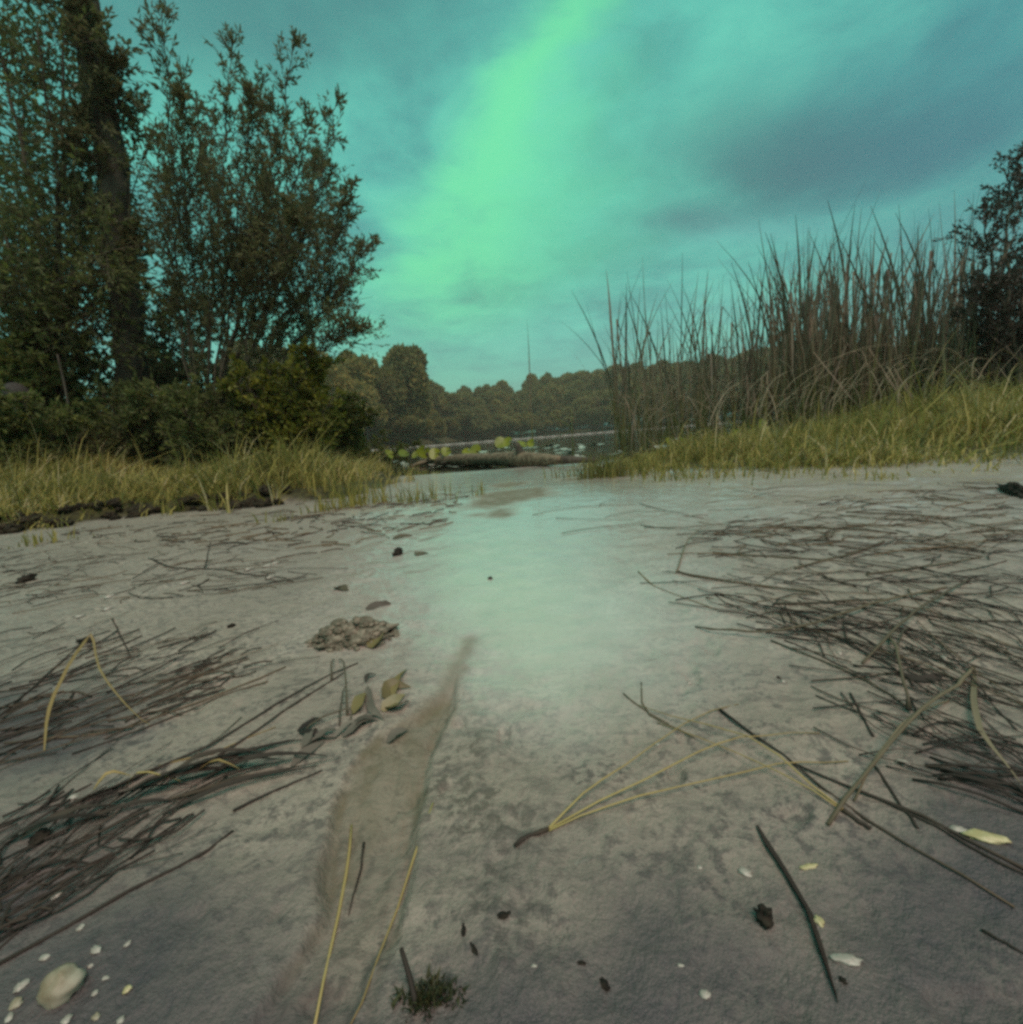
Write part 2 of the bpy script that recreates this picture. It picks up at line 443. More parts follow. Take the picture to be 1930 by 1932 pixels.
M_DRYLEAF = tinted('dry_leaf', [(0, (.10, .075, .03)), (.5, (.21, .155, .06)), (1, (.36, .31, .25))], .5, .4, .5, 90)
M_GREYLEAF = tinted('grey_leaf', [(0, (.04, .033, .026)), (.5, (.10, .082, .064)), (1, (.22, .18, .145))], .55, .2, .5, 60)
M_ROCK = plain('rock', (.22, .165, .10), (.40, .34, .26), 50, .55, .4, .5, .002)
M_PEBBLE = plain('pale_pebble', (.27, .23, .19), (.46, .40, .345), 120, .45, .5, .3, .001)
M_PEBBLE_Y = plain('yellow_pebble', (.36, .29, .13), (.58, .48, .28), 120, .45, .5, .3, .001)
M_DARK = plain('dark_lump', (.012, .010, .008), (.035, .026, .018), 150, .8, .2, .9, .003)
M_SOIL = plain('shaded_soil', (.018, .015, .011), (.055, .042, .026), 70, .9, .15, .9, .004)  # soil colour darkened to paint in the shade under the bank edge
M_MOSS = foliage('moss', [(0, (.012, .018, .010)), (.5, (.03, .035, .014)), (1, (.07, .065, .025))], trans=.15)

# ------------------------------------------------------------------ ground sheet
def build_ground():
    fa = np.radians(np.linspace(-60, 60, 640))
    ca = np.radians(np.linspace(60, 300, 61))[1:-1]
    az = np.concatenate([fa, ca]); na = len(az)
    r = np.concatenate([np.geomspace(.07, 6.0, 400), np.geomspace(6.0, 900, 170)[1:]])
    A, R_ = np.meshgrid(az, r, indexing='xy')
    X, Y = (R_ * np.sin(A)).ravel(), (R_ * np.cos(A)).ravel()
    Z = ground(X, Y) + fine(X, Y)
    mb = MB()
    v = np.stack([X, Y, Z], 1)
    nr = len(r)
    i = np.arange(nr - 1)[:, None] * na; j = np.arange(na)[None]; k = (j + 1) % na
    q = np.stack([i + j, i + na + j, i + na + k, i + k], -1).reshape(-1, 4)
    mb.add(np.vstack([v, [[0, 0, 0]]]), q, [(len(v), a, (a + 1) % na) for a in range(na)])
    me = mb.mesh('ground')
    X = np.append(X, 0); Y = np.append(Y, 0)
    dl, dr = sdist(X, Y, LEFT_BANK), sdist(X, Y, RIGHT_BANK)
    e = .10 * fbm(X * 4, Y * 4, 5, 3)
    far = (np.hypot(X, Y) > 25)
    land = np.maximum(sst(dl + e, -.10, -.02), sst(dr + e, -.05, .25)); land = np.maximum(land, far)
    wn = .05 * fbm(X * 8, Y * 8, 71, 4) + .025 * fbm(X * 30, Y * 30, 72, 2)
    rc = np.clip(np.hypot(X, Y), .2, 1.2)
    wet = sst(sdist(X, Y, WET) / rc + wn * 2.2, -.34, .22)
    sed = sst(sdist(X, Y, CHANNEL) + .014 * fbm(X * 40, Y * 25, 73, 3), -.004, .008) * (.85 + .5 * vn(X * 95 + 14 * fbm(X * 9, Y * 9, 8, 2), Y * 13, 3)) * (.45 + .55 * sst(Y, .14, .26))
    wb = .006 * fbm(X * 60, Y * 60, 19, 3); sed = sed * .70
    for pl, w, k in RILLS: sed = np.maximum(sed, np.minimum(1, sed * .6 + .62 * k * np.exp(-((ldist(X, Y, pl) + wb) / w) ** 2)))
    for sp in SEDS:
        sed = np.maximum(sed, sst(sdist(X, Y, sp) + .10 * fbm(X * 7, Y * 5, 74, 3), -.05, .04))
    rough = sst(sdist(X, Y, ROUGH) + .02 * fbm(X * 30, Y * 30, 75, 3), -.01, .02)
    silt_vignette = np.zeros(len(X))
    for sp in SILT_VIGNETTE: silt_vignette = np.maximum(silt_vignette, sst(sdist(X, Y, sp) + .05 * fbm(X * 18, Y * 18, 76, 4), -.095, .035))
    damp = sst(np.hypot(X, Y), .45, 1.5) * sst(X, -1.0, -.1)
    wet = np.maximum(wet, damp * (.70 + .6 * fbm(X * 5, Y * 5, 78, 3)))
    for nm, arr in (('silt_vignette', silt_vignette), ('land', land), ('wet', wet), ('sed', sed), ('rough', rough)):
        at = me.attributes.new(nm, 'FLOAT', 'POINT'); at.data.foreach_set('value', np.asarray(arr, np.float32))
    m, N = matn('sand')
    co = N.n('ShaderNodeTexCoord').outputs['Object']
    na_ = N.noise(co, 3.2, 5, .6); nb = N.noise(co, 22, 5, .65); nc = N.noise(co, 140, 4, .7); nd = N.noise(co, 700, 2, .7)
    land_, wet_, sed_, rg = attr(N, 'land'), attr(N, 'wet'), attr(N, 'sed'), attr(N, 'rough')
    sand = N.mix(N.ss(nb, .3, .7), (.30, .235, .182), (.40, .315, .255))
    sand = N.mix(N.ss(na_, .38, .62), sand, N.mix(N.ss(nc, .3, .7), (.22, .178, .143), (.365, .288, .232)))
    # silt and organic crumbs
    sand = N.mix(N.m('MULTIPLY', N.ss(nc, .45, .63), N.ss(nb, .38, .60, .25, .92)), sand, (.092, .072, .062))
    sand = N.mix(N.m('MULTIPLY', rg, N.ss(N.m('ADD', N.m('MULTIPLY', nc, .55), N.m('MULTIPLY', nb, .45)), .44, .58, .0, .85)), sand, (.125, .097, .072))
    mp = N.n('ShaderNodeMapping'); mp.inputs['Scale'].default_value = (1, 2.6, 1); N.l(co, mp.inputs[0])
    ne = N.noise(mp.outputs[0], 38, 4, .62, .6); nf = N.noise(co, 75, 3, .6, 1.2); ng = N.noise(co, 7, 3, .6)
    blot = N.m('MULTIPLY', N.ss(ne, .50, .62), N.ss(ng, .36, .60, .25, 1.0))
    sand = N.mix(N.m('MULTIPLY', blot, .55), sand, (.125, .099, .082))
    sand = N.mix(N.m('MULTIPLY', N.ss(nf, .53, .66), N.ss(ng, .62, .40, .15, .75)), sand, (.125, .100, .084))
    sand = N.mix(N.ss(nf, .36, .28, 0, .45), sand, (.36, .295, .25))
    sand = N.mix(N.ss(nd, .72, .80, 0, .5), sand, (.55, .47, .42))
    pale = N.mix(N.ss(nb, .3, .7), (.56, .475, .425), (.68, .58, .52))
    sand = N.mix(N.m('MULTIPLY', wet_, .66), sand, pale)  # lifts the wet sand's base colour as a painted sky sheen
    sand = N.mix(N.m('MULTIPLY', sed_, N.ss(nb, .25, .6, .55, .95)), sand, N.mix(N.ss(nc, .35, .65), (.125, .102, .062), (.18, .147, .094)))
    sand = N.mix(N.m('MULTIPLY', attr(N, 'silt_vignette'), N.ss(N.m('ADD', N.m('MULTIPLY', nb, .6), N.m('MULTIPLY', nc, .4)), .35, .62, 1.0, .80)), sand, (.060, .047, .052))  # corner falloff darkened into the sand colour along with the silt
    soil = N.mix(N.ss(nb, .35, .65), (.030, .026, .016), (.085, .075, .03))
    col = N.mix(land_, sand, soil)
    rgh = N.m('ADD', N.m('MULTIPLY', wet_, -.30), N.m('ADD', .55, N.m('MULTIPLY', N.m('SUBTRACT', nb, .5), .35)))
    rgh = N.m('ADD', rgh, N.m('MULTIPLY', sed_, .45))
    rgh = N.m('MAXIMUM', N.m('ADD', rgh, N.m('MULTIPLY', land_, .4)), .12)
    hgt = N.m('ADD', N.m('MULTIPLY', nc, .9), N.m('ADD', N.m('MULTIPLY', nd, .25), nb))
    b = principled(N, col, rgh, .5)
    N.l(N.m('SUBTRACT', .5, N.m('MULTIPLY', N.m('MAXIMUM', sed_, land_), .35)), b.inputs['Specular IOR Level'])
    N.l(N.m('MULTIPLY', wet_, N.m('SUBTRACT', 1.0, N.m('MULTIPLY', sed_, .85))), b.inputs['Coat Weight']); b.inputs['Coat Roughness'].default_value = .15; b.inputs['Coat IOR'].default_value = 1.5
    bn = N.n('ShaderNodeBump'); bn.inputs['Distance'].default_value = .004
    N.l(N.m('SUBTRACT', .8, N.m('MULTIPLY', wet_, .70)), bn.inputs['Strength'])
    N.l(hgt, bn.inputs['Height']); N.l(bn.outputs[0], b.inputs['Normal'])
    finish(N, b.outputs[0])
    o = mk('ground', me, m)
    tag(o, 'pale damp sandy ground running down to the lake', kind='structure')
build_ground()

def build_lake():
    mb = MB()
    A = np.radians(np.linspace(-80, 80, 81)); R_ = np.array([3.0, 6, 15, 40, 80, 160.])
    g, h = np.meshgrid(A, R_)
    X, Y = (h * np.sin(g)).ravel(), (h * np.cos(g)).ravel()
    n = len(A); i = np.arange(len(R_) - 1)[:, None] * n; j = np.arange(n - 1)[None]
    q = np.stack([i + j, i + n + j, i + n + j + 1, i + j + 1], -1).reshape(-1, 4)
    mb.add(np.stack([X, Y, np.full(len(X), LAKE_Z)], 1), q)
    m, N = matn('lake_water')
    co = N.n('ShaderNodeTexCoord').outputs['Object']
    mp = N.n('ShaderNodeMapping'); mp.inputs['Scale'].default_value = (.5, 1.0, 1); N.l(co, mp.inputs[0])
    w = N.m('ADD', N.noise(mp.outputs[0], 3.0, 4, .6), N.m('MULTIPLY', N.noise(mp.outputs[0], .25, 2, .5), 2.0))
    b = principled(N, (.014, .016, .010), .06, .5, w, .25, .03)
    finish(N, b.outputs[0])
    tag(mb.build('lake', m), 'dark lake water beyond the log', kind='structure')
build_lake()


# ------------------------------------------------------------------ trees on the far shore
def far_crown(seed, shape):
    r = np.random.default_rng(seed)
    mb = MB()
    lobes = []
    nl = r.integers(12, 18)
    for k in range(nl):
        a = r.uniform(0, 2 * math.pi); h = r.uniform(.30, .95)
        prof = math.sin(math.pi * min(.97, max(.08, (h - .12) / .95))) if shape == 0 else (1.25 - h) * .8
        rr = r.uniform(.05, .34) * prof * 1.5
        lobes.append((rr * math.cos(a), rr * math.sin(a), h * .92, r.uniform(.08, .19) * (.6 + .5 * prof)))
    lobes.append((r.normal() * .08, r.normal() * .08, .86, r.uniform(.09, .14))); lobes.append((r.normal() * .12, r.normal() * .12, .76, r.uniform(.12, .17))); lobes.append((0, 0, .5, .2)); lobes.append((0, 0, .7, .17))
    for (x, y, z, s) in lobes:
        n = int(5200 * s)
        d = nrm(r.normal(size=(n, 3)))
        p = np.array([x, y, z]) + d * s * r.uniform(.78, 1.08, (n, 1)) * np.array([1, 1, .85])
        tn = np.clip(.42 + .16 * r.normal(size=n) + r.normal() * .10, 0, 1)
        leaves(mb, p, d + r.normal(size=(n, 3)) * .7, r.uniform(.035, .065, n), r.uniform(.03, .05, n), tn)
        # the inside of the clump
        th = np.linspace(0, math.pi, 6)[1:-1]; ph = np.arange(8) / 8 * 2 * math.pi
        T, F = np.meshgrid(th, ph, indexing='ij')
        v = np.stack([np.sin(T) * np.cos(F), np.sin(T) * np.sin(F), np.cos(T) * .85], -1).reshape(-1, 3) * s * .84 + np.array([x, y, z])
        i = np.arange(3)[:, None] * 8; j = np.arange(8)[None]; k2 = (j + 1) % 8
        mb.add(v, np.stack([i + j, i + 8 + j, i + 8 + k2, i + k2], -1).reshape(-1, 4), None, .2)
    me = mb.mesh('crown', False); me.materials.append(M_FAR)
    return me
def far_trunk(seed):
    r = np.random.default_rng(seed); mb = MB()
    pts = spline([(0, 0, -.05), (r.normal() * .01, r.normal() * .01, .3), (r.normal() * .02, r.normal() * .02, .62), (0, 0, .9)], 8)
    tube(mb, pts, np.linspace(.022, .006, 8), 6)
    for k in range(4):
        a = r.uniform(0, 6.28); z = r.uniform(.28, .6)
        tube(mb, spline([(0, 0, z), (.08 * math.cos(a), .08 * math.sin(a), z + .07), (.19 * math.cos(a), .19 * math.sin(a), z + .2)], 5), np.linspace(.010, .004, 5), 4)
    me = mb.mesh('trunk'); me.materials.append(M_BARK)
    return me
FC = [far_crown(100 + k, k % 4 == 3) for k in range(7)]
FT = [far_trunk(200 + k) for k in range(3)]
def far_tree(x, y, zb, H, wd, k, label, group=None, rz=0.0, name='lakeside_tree'):
    t = empty(name, (x, y, zb), label, 'tree', group)
    for nm, me in (('crown', FC[k % len(FC)]), ('trunk', FT[k % len(FT)])):
        o = bpy.data.objects.new(nm, me); sc.collection.objects.link(o); o.parent = t
        if nm == 'crown': o['kind'] = 'stuff'
    t.scale = (H * wd * (1 + .25 * math.sin(x * 3.7)), H * wd * (1 + .25 * math.cos(y * 2.3)), H); t.rotation_euler = (0, 0, rz)
    return t
# skyline of the wood, in the photograph: (x, y) -> elevation above the camera
SKY_X = [540, 600, 650, 700, 740, 800, 830, 900, 960, 1000, 1050, 1100, 1160, 1200, 1300, 1400, 1500, 1650, 1800, 1930, 2100]
SKY_Y = [640, 655, 665, 690, 690, 715, 722, 724, 712, 706, 700, 694, 684, 680, 676, 655, 644, 638, 640, 640, 640]
sk_az, sk_t = [], []
for a, b in zip(SKY_X, SKY_Y):
    d = ray(a, b); sk_az.append(math.atan2(d[0], d[1])); sk_t.append(d[2] / math.hypot(d[0], d[1]))
def sky_t(az): return np.interp(az, sk_az, sk_t)
def wood():
    r = np.random.default_rng(33); k = 0
    rows = [(1.5, .42, 5.5), (8, .66, 7.0), (17, .86, 8.0), (28, 1.0, 8.5)]
    for ri, (off, frac, Hb) in enumerate(rows):
        az = rad(-27)
        while az < rad(52):
            D = float(shore_r(az)) + off + r.uniform(-2, 2)
            scale = D / 115.0
            top = CAMZ + D * float(sky_t(az)) * (frac + r.uniform(-.07, .02))
            x, y = D * math.sin(az), D * math.cos(az)
            zg = g1(x, y) - .3
            H = max(top - zg, 2.5)
            wdt = min(1.5, (Hb * (.6 + .4 * scale)) / H * r.uniform(1.05, 1.4))
            cz = RM.T @ np.array([x, y, 0.0]); sx_ = 965 + cz[0] / -cz[2] * FOC * 1930
            zone = ('behind the shrubs under the near trees' if sx_ < 640 else 'between the near trees and the round-headed tree' if sx_ < 800 else 'between the round-headed tree and the lone reed' if sx_ < 1005 else
                    'between the lone reed and the reed bed' if sx_ < 1160 else 'behind the sparse reeds' if sx_ < 1480 else 'behind the dense reeds')
            lab = ['small tree at the far water line ', 'tree low on the wooded slope ', 'tree high on the wooded slope ', 'skyline tree of the far wood '][ri] + zone
            far_tree(x, y, zg, H, wdt, int(r.integers(0, 7)), lab, ['water-line trees ', 'lower-slope trees ', 'upper-slope trees ', 'skyline trees '][ri] + zone, r.uniform(0, 6.28))
            az += (Hb * (.6 + .4 * scale)) * wdt ** 0 * r.uniform(.50, .78) / D
            k += 1
    # the broad dark tree standing above the rest
    for (px, pyt, D, wd, kk, lab) in ((768, 655, 66, .72, 2, 'tall dark round-headed tree rising above the wood beside the lake'),
                                  (672, 655, 58, .62, 5, 'small round-topped tree above the wood, beside the many-stemmed tree')):
        p = P(px, pyt, D); zg = g1(p[0], p[1]) - .3
        far_tree(p[0], p[1], zg, p[2] - zg, wd, kk, lab, rz=1.0)
wood()


# ------------------------------------------------------------------ trees and shrubs on the near banks
def leafy(stems, n_twig, tw_len, n_leaf, leaf_l, leaf_w, t0, up=.55, seed=0, tint=.45, stem_r=(.02, .004), spread=.0, shape=None, wander=.05):
    """stems: lists of 3-D points. Returns (list of stem meshes, crown mesh builder)"""
    global RNG
    RNG = np.random.default_rng(seed)
    crown = MB(); woods = []
    for si, st in enumerate(stems):
        path = spline(st, 22)
        path[1:-1] += RNG.normal(size=(20, 3)) * wander * .3
        wb = MB()
        tube(wb, path, np.linspace(stem_r[0], stem_r[1], 22), 7)
        t = t0 + (1 - t0) * RNG.random(n_twig) ** .9
        u = t * 21; i = np.minimum(u.astype(int), 20); f = (u - i)[:, None]
        base = path[i] * (1 - f) + path[i + 1] * f
        tan = nrm(path[i + 1] - path[i])
        radial = RNG.normal(size=(n_twig, 3)); radial -= tan * (radial * tan).sum(1)[:, None]; radial = nrm(radial)
        prof = shape(t) if shape is not None else (1.15 - .85 * (t - t0) / (1 - t0))
        ln = tw_len * prof * RNG.uniform(.5, 1.25, n_twig)
        d = nrm(radial * (1 - up) + tan * up * .7 + np.array([0, 0, up * .5]) + RNG.normal(size=(n_twig, 3)) * .12)
        end = base + d * ln[:, None]
        sticks(wb, base, end, .0035, .5)
        # side shoots
        k = n_twig * 2
        ii = RNG.integers(0, n_twig, k); s = RNG.uniform(.25, .9, k)[:, None]
        b2 = base[ii] + (end - base)[ii] * s
        d2 = nrm(d[ii] + RNG.normal(size=(k, 3)) * .55 + np.array([0, 0, .15]))
        l2 = ln[ii] * RNG.uniform(.3, .6, k)
        e2 = b2 + d2 * l2[:, None]
        sticks(wb, b2, e2, .0022, .5)
        B = np.vstack([base, b2]); E2 = np.vstack([end, e2]); D2 = np.vstack([d, d2])
        tn = np.clip(tint + .10 * RNG.normal(size=len(B)), 0, 1)
        m = len(B) * n_leaf
        jj = np.repeat(np.arange(len(B)), n_leaf)
        s = RNG.uniform(.12, 1.02, m)[:, None]
        lb = B[jj] + (E2 - B)[jj] * s + RNG.normal(size=(m, 3)) * .006
        ld = D2[jj] + RNG.normal(size=(m, 3)) * .55
        leaves(crown, lb, ld, leaf_l * RNG.uniform(.65, 1.2, m), leaf_w * RNG.uniform(.7, 1.2, m), np.clip(tn[jj] + .12 * RNG.normal(size=m), 0, 1))
        woods.append(wb)
    return woods, crown
def plant(name, base, label, cat, stems, mat, stem_name='stem', group=None, **kw):
    t = empty(name, base, label, cat, group)
    woods, crown = leafy(stems, **kw)
    for wb in woods: wb.build(stem_name, M_TWIG, t)
    c = crown.build('crown', mat, t, False); c['kind'] = 'stuff'
    return t
def PX(pts, Y, dY=0.0, seed=0):
    """places in the photograph at about depth Y, the depth drifting by dY towards the tip"""
    n = len(pts)
    return [P(x, y, Y + dY * k / max(1, n - 1)) for k, (x, y) in enumerate(pts)]
def on_ground(p):
    p = np.array(p, float); p[2] = g1(p[0], p[1]) - .02; return p

# many-stemmed tree with upright plumes
b0 = on_ground(P(375, 800, 4.6))
def stems_from(b, lists, Y, dys, j=.05):
    out = []
    for q, dyv in zip(lists, dys):
        pts = PX(q, Y, dyv)
        out.append([b + np.array([RNG.normal() * j, RNG.normal() * j, 0])] + pts)
    return out
plumes = [[(345, 560), (330, 330), (305, 20)], [(400, 560), (420, 330), (440, 70)], [(460, 560), (520, 350), (552, 78)], [(500, 600), (585, 400), (640, 188)],
          [(520, 640), (610, 510), (664, 350)], [(530, 690), (630, 560), (698, 460)], [(520, 720), (620, 650), (676, 618)], [(430, 600), (470, 430), (495, 150)],
          [(470, 640), (560, 480), (600, 290)], [(520, 690), (600, 600), (645, 540)], [(365, 560), (352, 380), (345, 170)], [(400, 540), (400, 400), (398, 215)], [(420, 560), (450, 400), (478, 170)], [(440, 560), (490, 430), (512, 250)],
          [(480, 560), (540, 410), (585, 225)], [(500, 580), (570, 460), (618, 320)], [(480, 580), (530, 500), (560, 410)], [(450, 580), (480, 470), (500, 340)], [(510, 640), (590, 530), (642, 420)], [(340, 600), (318, 430), (300, 250)], [(390, 640), (380, 450), (372, 200)]]
plant('many_stemmed_tree', b0, 'dark many-stemmed tree with upright leafy plumes beside the tall trunk', 'tree',
      stems_from(b0, plumes, 4.6, [-.5, .4, -.3, .5, -.4, .3, -.2, .9, 1.0, .3, -.6, .7, -.5, .2, -.6, .6, -.7, .5, .1, .4, .8]), M_LEAF, n_twig=76, tw_len=.43, n_leaf=6, leaf_l=.056, leaf_w=.0165, t0=.22, up=.58, seed=11, tint=.36, stem_r=(.013, .003),
      shape=lambda t: np.where(t < .5, .75, 1.0 * (1.14 - t) / .56))

# the tall trunk
def tall_trunk():
    base = on_ground(P(258, 830, 5.0))
    t = empty('tall_tree', base, 'tall leaning tree with a thick dark vine-covered trunk', 'tree')
    pts = [base] + PX([(246, 700), (236, 560), (222, 400), (200, 240), (172, 80), (150, -60), (130, -260), (125, -520)], 5.0, -.3)
    path = spline(pts, 40); RNG2 = np.random.default_rng(3)
    path[2:] += RNG2.normal(size=(38, 3)) * .008
    mb = MB()
    rr = np.linspace(.135, .085, 40); rr[:4] += np.array([.09, .05, .025, .01])
    tube(mb, path, rr * (1 + .06 * np.sin(np.arange(40) * 1.7)), 14)
    mb.build('trunk', M_BARK, t)
    vb = MB()
    for k in range(4):
        a = np.linspace(0, 5 + k, 34) + k * 1.6
        off = np.stack([np.cos(a), np.sin(a), 0 * a], 1) * (rr[:34] * 1.02)[:, None]
        tube(vb, path[:34] + off, .014, 5)
    vb.build('vine_stem', M_TWIG, t)['kind'] = 'stuff'
    stems = []
    for k in range(9):
        i = 10 + k * 3; a = RNG2.uniform(0, 6.28)
        d = np.array([math.cos(a) * .5, math.sin(a) * .5, .35])
        stems.append([path[i], path[i] + d * .35, path[i] + d * .6 + np.array([0, 0, .25])])
    for q in ([(150, -100), (210, -220), (300, -420)], [(140, -160), (60, -260), (-60, -380)], [(130, -260), (160, -450), (230, -700)], [(128, -400), (60, -560), (-20, -760)], [(126, -500), (120, -700), (140, -900)]):
        stems.append(PX(q, 4.75, RNG2.normal() * .6))
    woods, crown = leafy(stems, n_twig=46, tw_len=.36, n_leaf=8, leaf_l=.065, leaf_w=.026, t0=.15, up=.4, seed=5, tint=.30, stem_r=(.02, .005))
    for w in woods: w.build('branch', M_TWIG, t)
    crown.build('crown', M_LEAF, t, False)['kind'] = 'stuff'
tall_trunk()

# broad-leaved tree at the edge of the frame
b1 = on_ground(P(90, 840, 4.9))
plant('broad_leaved_tree', b1, 'broad-leaved tree with hanging dark foliage, behind the sitting person', 'tree',
      stems_from(b1, [[(90, 600), (60, 350), (20, 60)], [(60, 620), (0, 420), (-70, 200)], [(110, 560), (110, 330), (70, 60)], [(130, 560), (170, 380), (150, 150)], [(70, 640), (-10, 560), (-90, 480)],
                      [(100, 640), (150, 520), (215, 470)], [(80, 600), (40, 480), (30, 300)], [(120, 640), (190, 560), (260, 330)], [(90, 660), (40, 600), (10, 560)], [(100, 690), (140, 620), (180, 600)],
                      [(85, 500), (20, 200), (-20, 20)], [(105, 480), (120, 200), (100, -20)]],
                 4.9, [.8, .5, -.5, .9, .2, -.6, 1.2, .4, -.5, -.3, .1, .4]), M_LEAF_L, n_twig=70, tw_len=.55, n_leaf=8, leaf_l=.060, leaf_w=.026, t0=.28, up=.35, seed=21, tint=.34, stem_r=(.03, .005),
      shape=lambda t: np.full_like(t, 1.0))

# understorey
def bush(name, px, py, Y, w, h, n, label, mat, seed, tint=.4, group=None, leaf=(.05, .022), tl=.3, nt=44, nl=8):
    r = np.random.default_rng(seed)
    b = on_ground(P(px, py, Y)); st = []
    for k in range(n):
        a = r.uniform(0, 6.28); q = r.uniform(.15, 1.0) ** .6
        d = np.array([math.cos(a) * w * .5 * q, math.sin(a) * w * .4 * q, h * r.uniform(.62, 1.0) * (1 - .35 * q * q)])
        st.append([b + np.array([r.normal() * .05, r.normal() * .05, 0]), b + d * np.array([.35, .35, .5]), b + d])
    return plant(name, b, label, 'shrub', st, mat, group=group, n_twig=nt, tw_len=tl, n_leaf=nl, leaf_l=leaf[0], leaf_w=leaf[1], t0=.12, up=.35, seed=seed, tint=tint, stem_r=(.012, .003), wander=.03)
bush('dark_shrub', 330, 815, 5.7, 2.5, 2.35, 22, 'dark shrub filling the gap between tall trunk and many-stemmed tree', M_LEAF, 41, .22)
bush('dark_shrub', 130, 830, 5.9, 2.4, 1.9, 16, 'dark shrub behind the sitting person', M_LEAF_L, 42, .26)
bush('yellow_green_shrub', 548, 830, 4.3, 1.0, 1.22, 16, 'yellow-green shrub under the outer limbs of the many-stemmed tree', M_LEAF_Y, 43, .60, leaf=(.05, .028), nt=36, nl=6)
bush('low_green_shrub', 610, 835, 6.2, 1.5, .95, 16, 'low green shrub beside the yellow-green shrub, towards the lake', M_LEAF_Y, 44, .34)
bush('low_green_shrub', 680, 842, 9.0, 2.2, 1.15, 18, 'rounded green shrub at the lake edge beyond the grassy bank', M_LEAF_Y, 45, .28)
bush('dark_shrub', 450, 820, 5.4, 1.2, .75, 12, 'low dark shrub round the foot of the many-stemmed tree', M_LEAF, 46, .28)
bush('dark_shrub', 230, 838, 4.5, 1.3, .55, 12, 'low dark shrub at the foot of the tall trunk', M_LEAF, 47, .3)
bush('twiggy_shrub', 250, 850, 4.35, 1.3, 1.0, 14, 'twiggy dark shrub hiding the lower half of the tall trunk', M_LEAF_L, 49, .42, nl=6)
bush('twiggy_shrub', 390, 845, 4.2, 1.2, .95, 14, 'twiggy dark shrub hiding the forked foot of the many-stemmed tree', M_LEAF_L, 50, .45, nl=5)
bush('twiggy_shrub', 140, 858, 4.4, 1.1, .8, 12, 'twiggy dark shrub around the leaning stick', M_LEAF_L, 51, .5, nl=6)
bush('twiggy_shrub', 500, 835, 4.5, 1.0, .6, 12, 'low twiggy green shrub between the many-stemmed tree and the lake grass', M_LEAF_Y, 52, .35, nl=6)
bush('leafy_weed', 52, 885, 3.55, .75, .86, 13, 'leafy green weed in front of the sitting person', M_LEAF_L, 53, .5, nl=7, tl=.2)
bush('leafy_weed', -10, 850, 3.8, .9, .62, 12, 'tall leafy weed at the frame edge beside the sitting person', M_LEAF_L, 54, .4, nl=7, tl=.22)
bush('leafy_sapling', 60, 860, 4.7, 1.5, 1.9, 12, 'leafy sapling with brighter green leaves above the sitting person', M_LEAF_L, 48, .55, leaf=(.075, .036))

# dead leaning stick
def stick(name, label, pts, r0, r1, mat, n=10, sides=7):
    mb = MB(); path = spline(pts, n)
    tube(mb, path - path[0], np.linspace(r0, r1, n), sides, np.linspace(.4, .8, n))
    o = mb.build(name, mat); o.location = path[0]
    return tag(o, label, 'stick')
stick('leaning_stick', 'bare leaning stick standing in the grass beside the sitting person', [on_ground(P(140, 870, 4.0))] + PX([(128, 760), (108, 668)], 4.0), .010, .007, M_BARK)

# dark tree and thicket at the other edge
b2 = on_ground(P(1925, 760, 5.6))
plant('dark_edge_tree', b2, 'dark small-leaved tree at the end of the reed bed', 'tree',
      stems_from(b2, [[(1905, 600), (1900, 450), (1925, 320)], [(1900, 620), (1875, 520), (1862, 420)], [(1930, 600), (1950, 450), (1960, 300)], [(1940, 600), (2000, 480), (2040, 350)], [(1890, 650), (1865, 590), (1850, 520)],
                      [(1920, 650), (1930, 560), (1915, 480)], [(1900, 690), (1870, 660), (1850, 640)]], 5.6, [.3, -.3, .5, .2, -.2, .6, .1]),
      M_LEAF_D, n_twig=56, tw_len=.36, n_leaf=9, leaf_l=.05, leaf_w=.024, t0=.2, up=.45, seed=61, tint=.35, stem_r=(.03, .005), shape=lambda t: np.full_like(t, .9))
for k, (px, py, w, h, lab) in enumerate(((1600, 762, 1.3, .85, 'dark thicket inside the reed bed where the seed heads stand'), (1700, 758, 1.4, 1.05, 'dark thicket in the thick of the reed bed'), (1790, 752, 1.4, 1.0, 'dark thicket of the reed bed next to the dark tree'),
                                         (1870, 748, 1.3, .9, 'dark low thicket under the dark tree'))):
    bush('reed_bed_thicket', px, py, 6.6, w, h, 12, lab, M_LEAF_D, 70 + k, .35, leaf=(.045, .02), tl=.26, nt=34, nl=6)


# ------------------------------------------------------------------ reeds
def reed_blade(seed, H, bend, kink=None):
    r = np.random.default_rng(seed); mb = MB(); n = 10
    s = np.linspace(0, 1, n)
    x = bend * H * s ** 2.4
    z = H * (s - .12 * abs(bend) * s ** 3)
    if kink is not None:
        k = s > kink; L = (s[k] - kink) * H
        i = np.argmax(k) - 1
        x[k] = x[i] + L * .55; z[k] = z[i] - L * .75
    w = .0058 * np.minimum(1, (1.04 - s) * 3.2) * r.uniform(.8, 1.15)
    tw = r.uniform(0, 3.1) + s * r.uniform(-1.5, 1.5)
    sd = np.stack([np.sin(tw) * .5, np.cos(tw), 0 * s], 1)
    c = np.stack([x, .03 * H * np.sin(s * 3 + seed), z], 1)
    v = np.stack([c - sd * w[:, None], c + np.stack([np.cos(tw), 0 * s, 0 * s], 1) * (w * .35)[:, None], c + sd * w[:, None]], 1)
    i = np.arange(n - 1)[:, None] * 3
    q = np.concatenate([np.concatenate([i + a, i + a + 1, i + a + 4, i + a + 3], 1) for a in (0, 1)])
    tint = np.clip(np.interp(s, [0, .25, .5, 1], [.05, .25, .62, .95]), 0, 1)
    mb.add(v.reshape(-1, 3), q, None, np.repeat(tint, 3))
    me = mb.mesh('blade'); me.materials.append(M_REED)
    return me
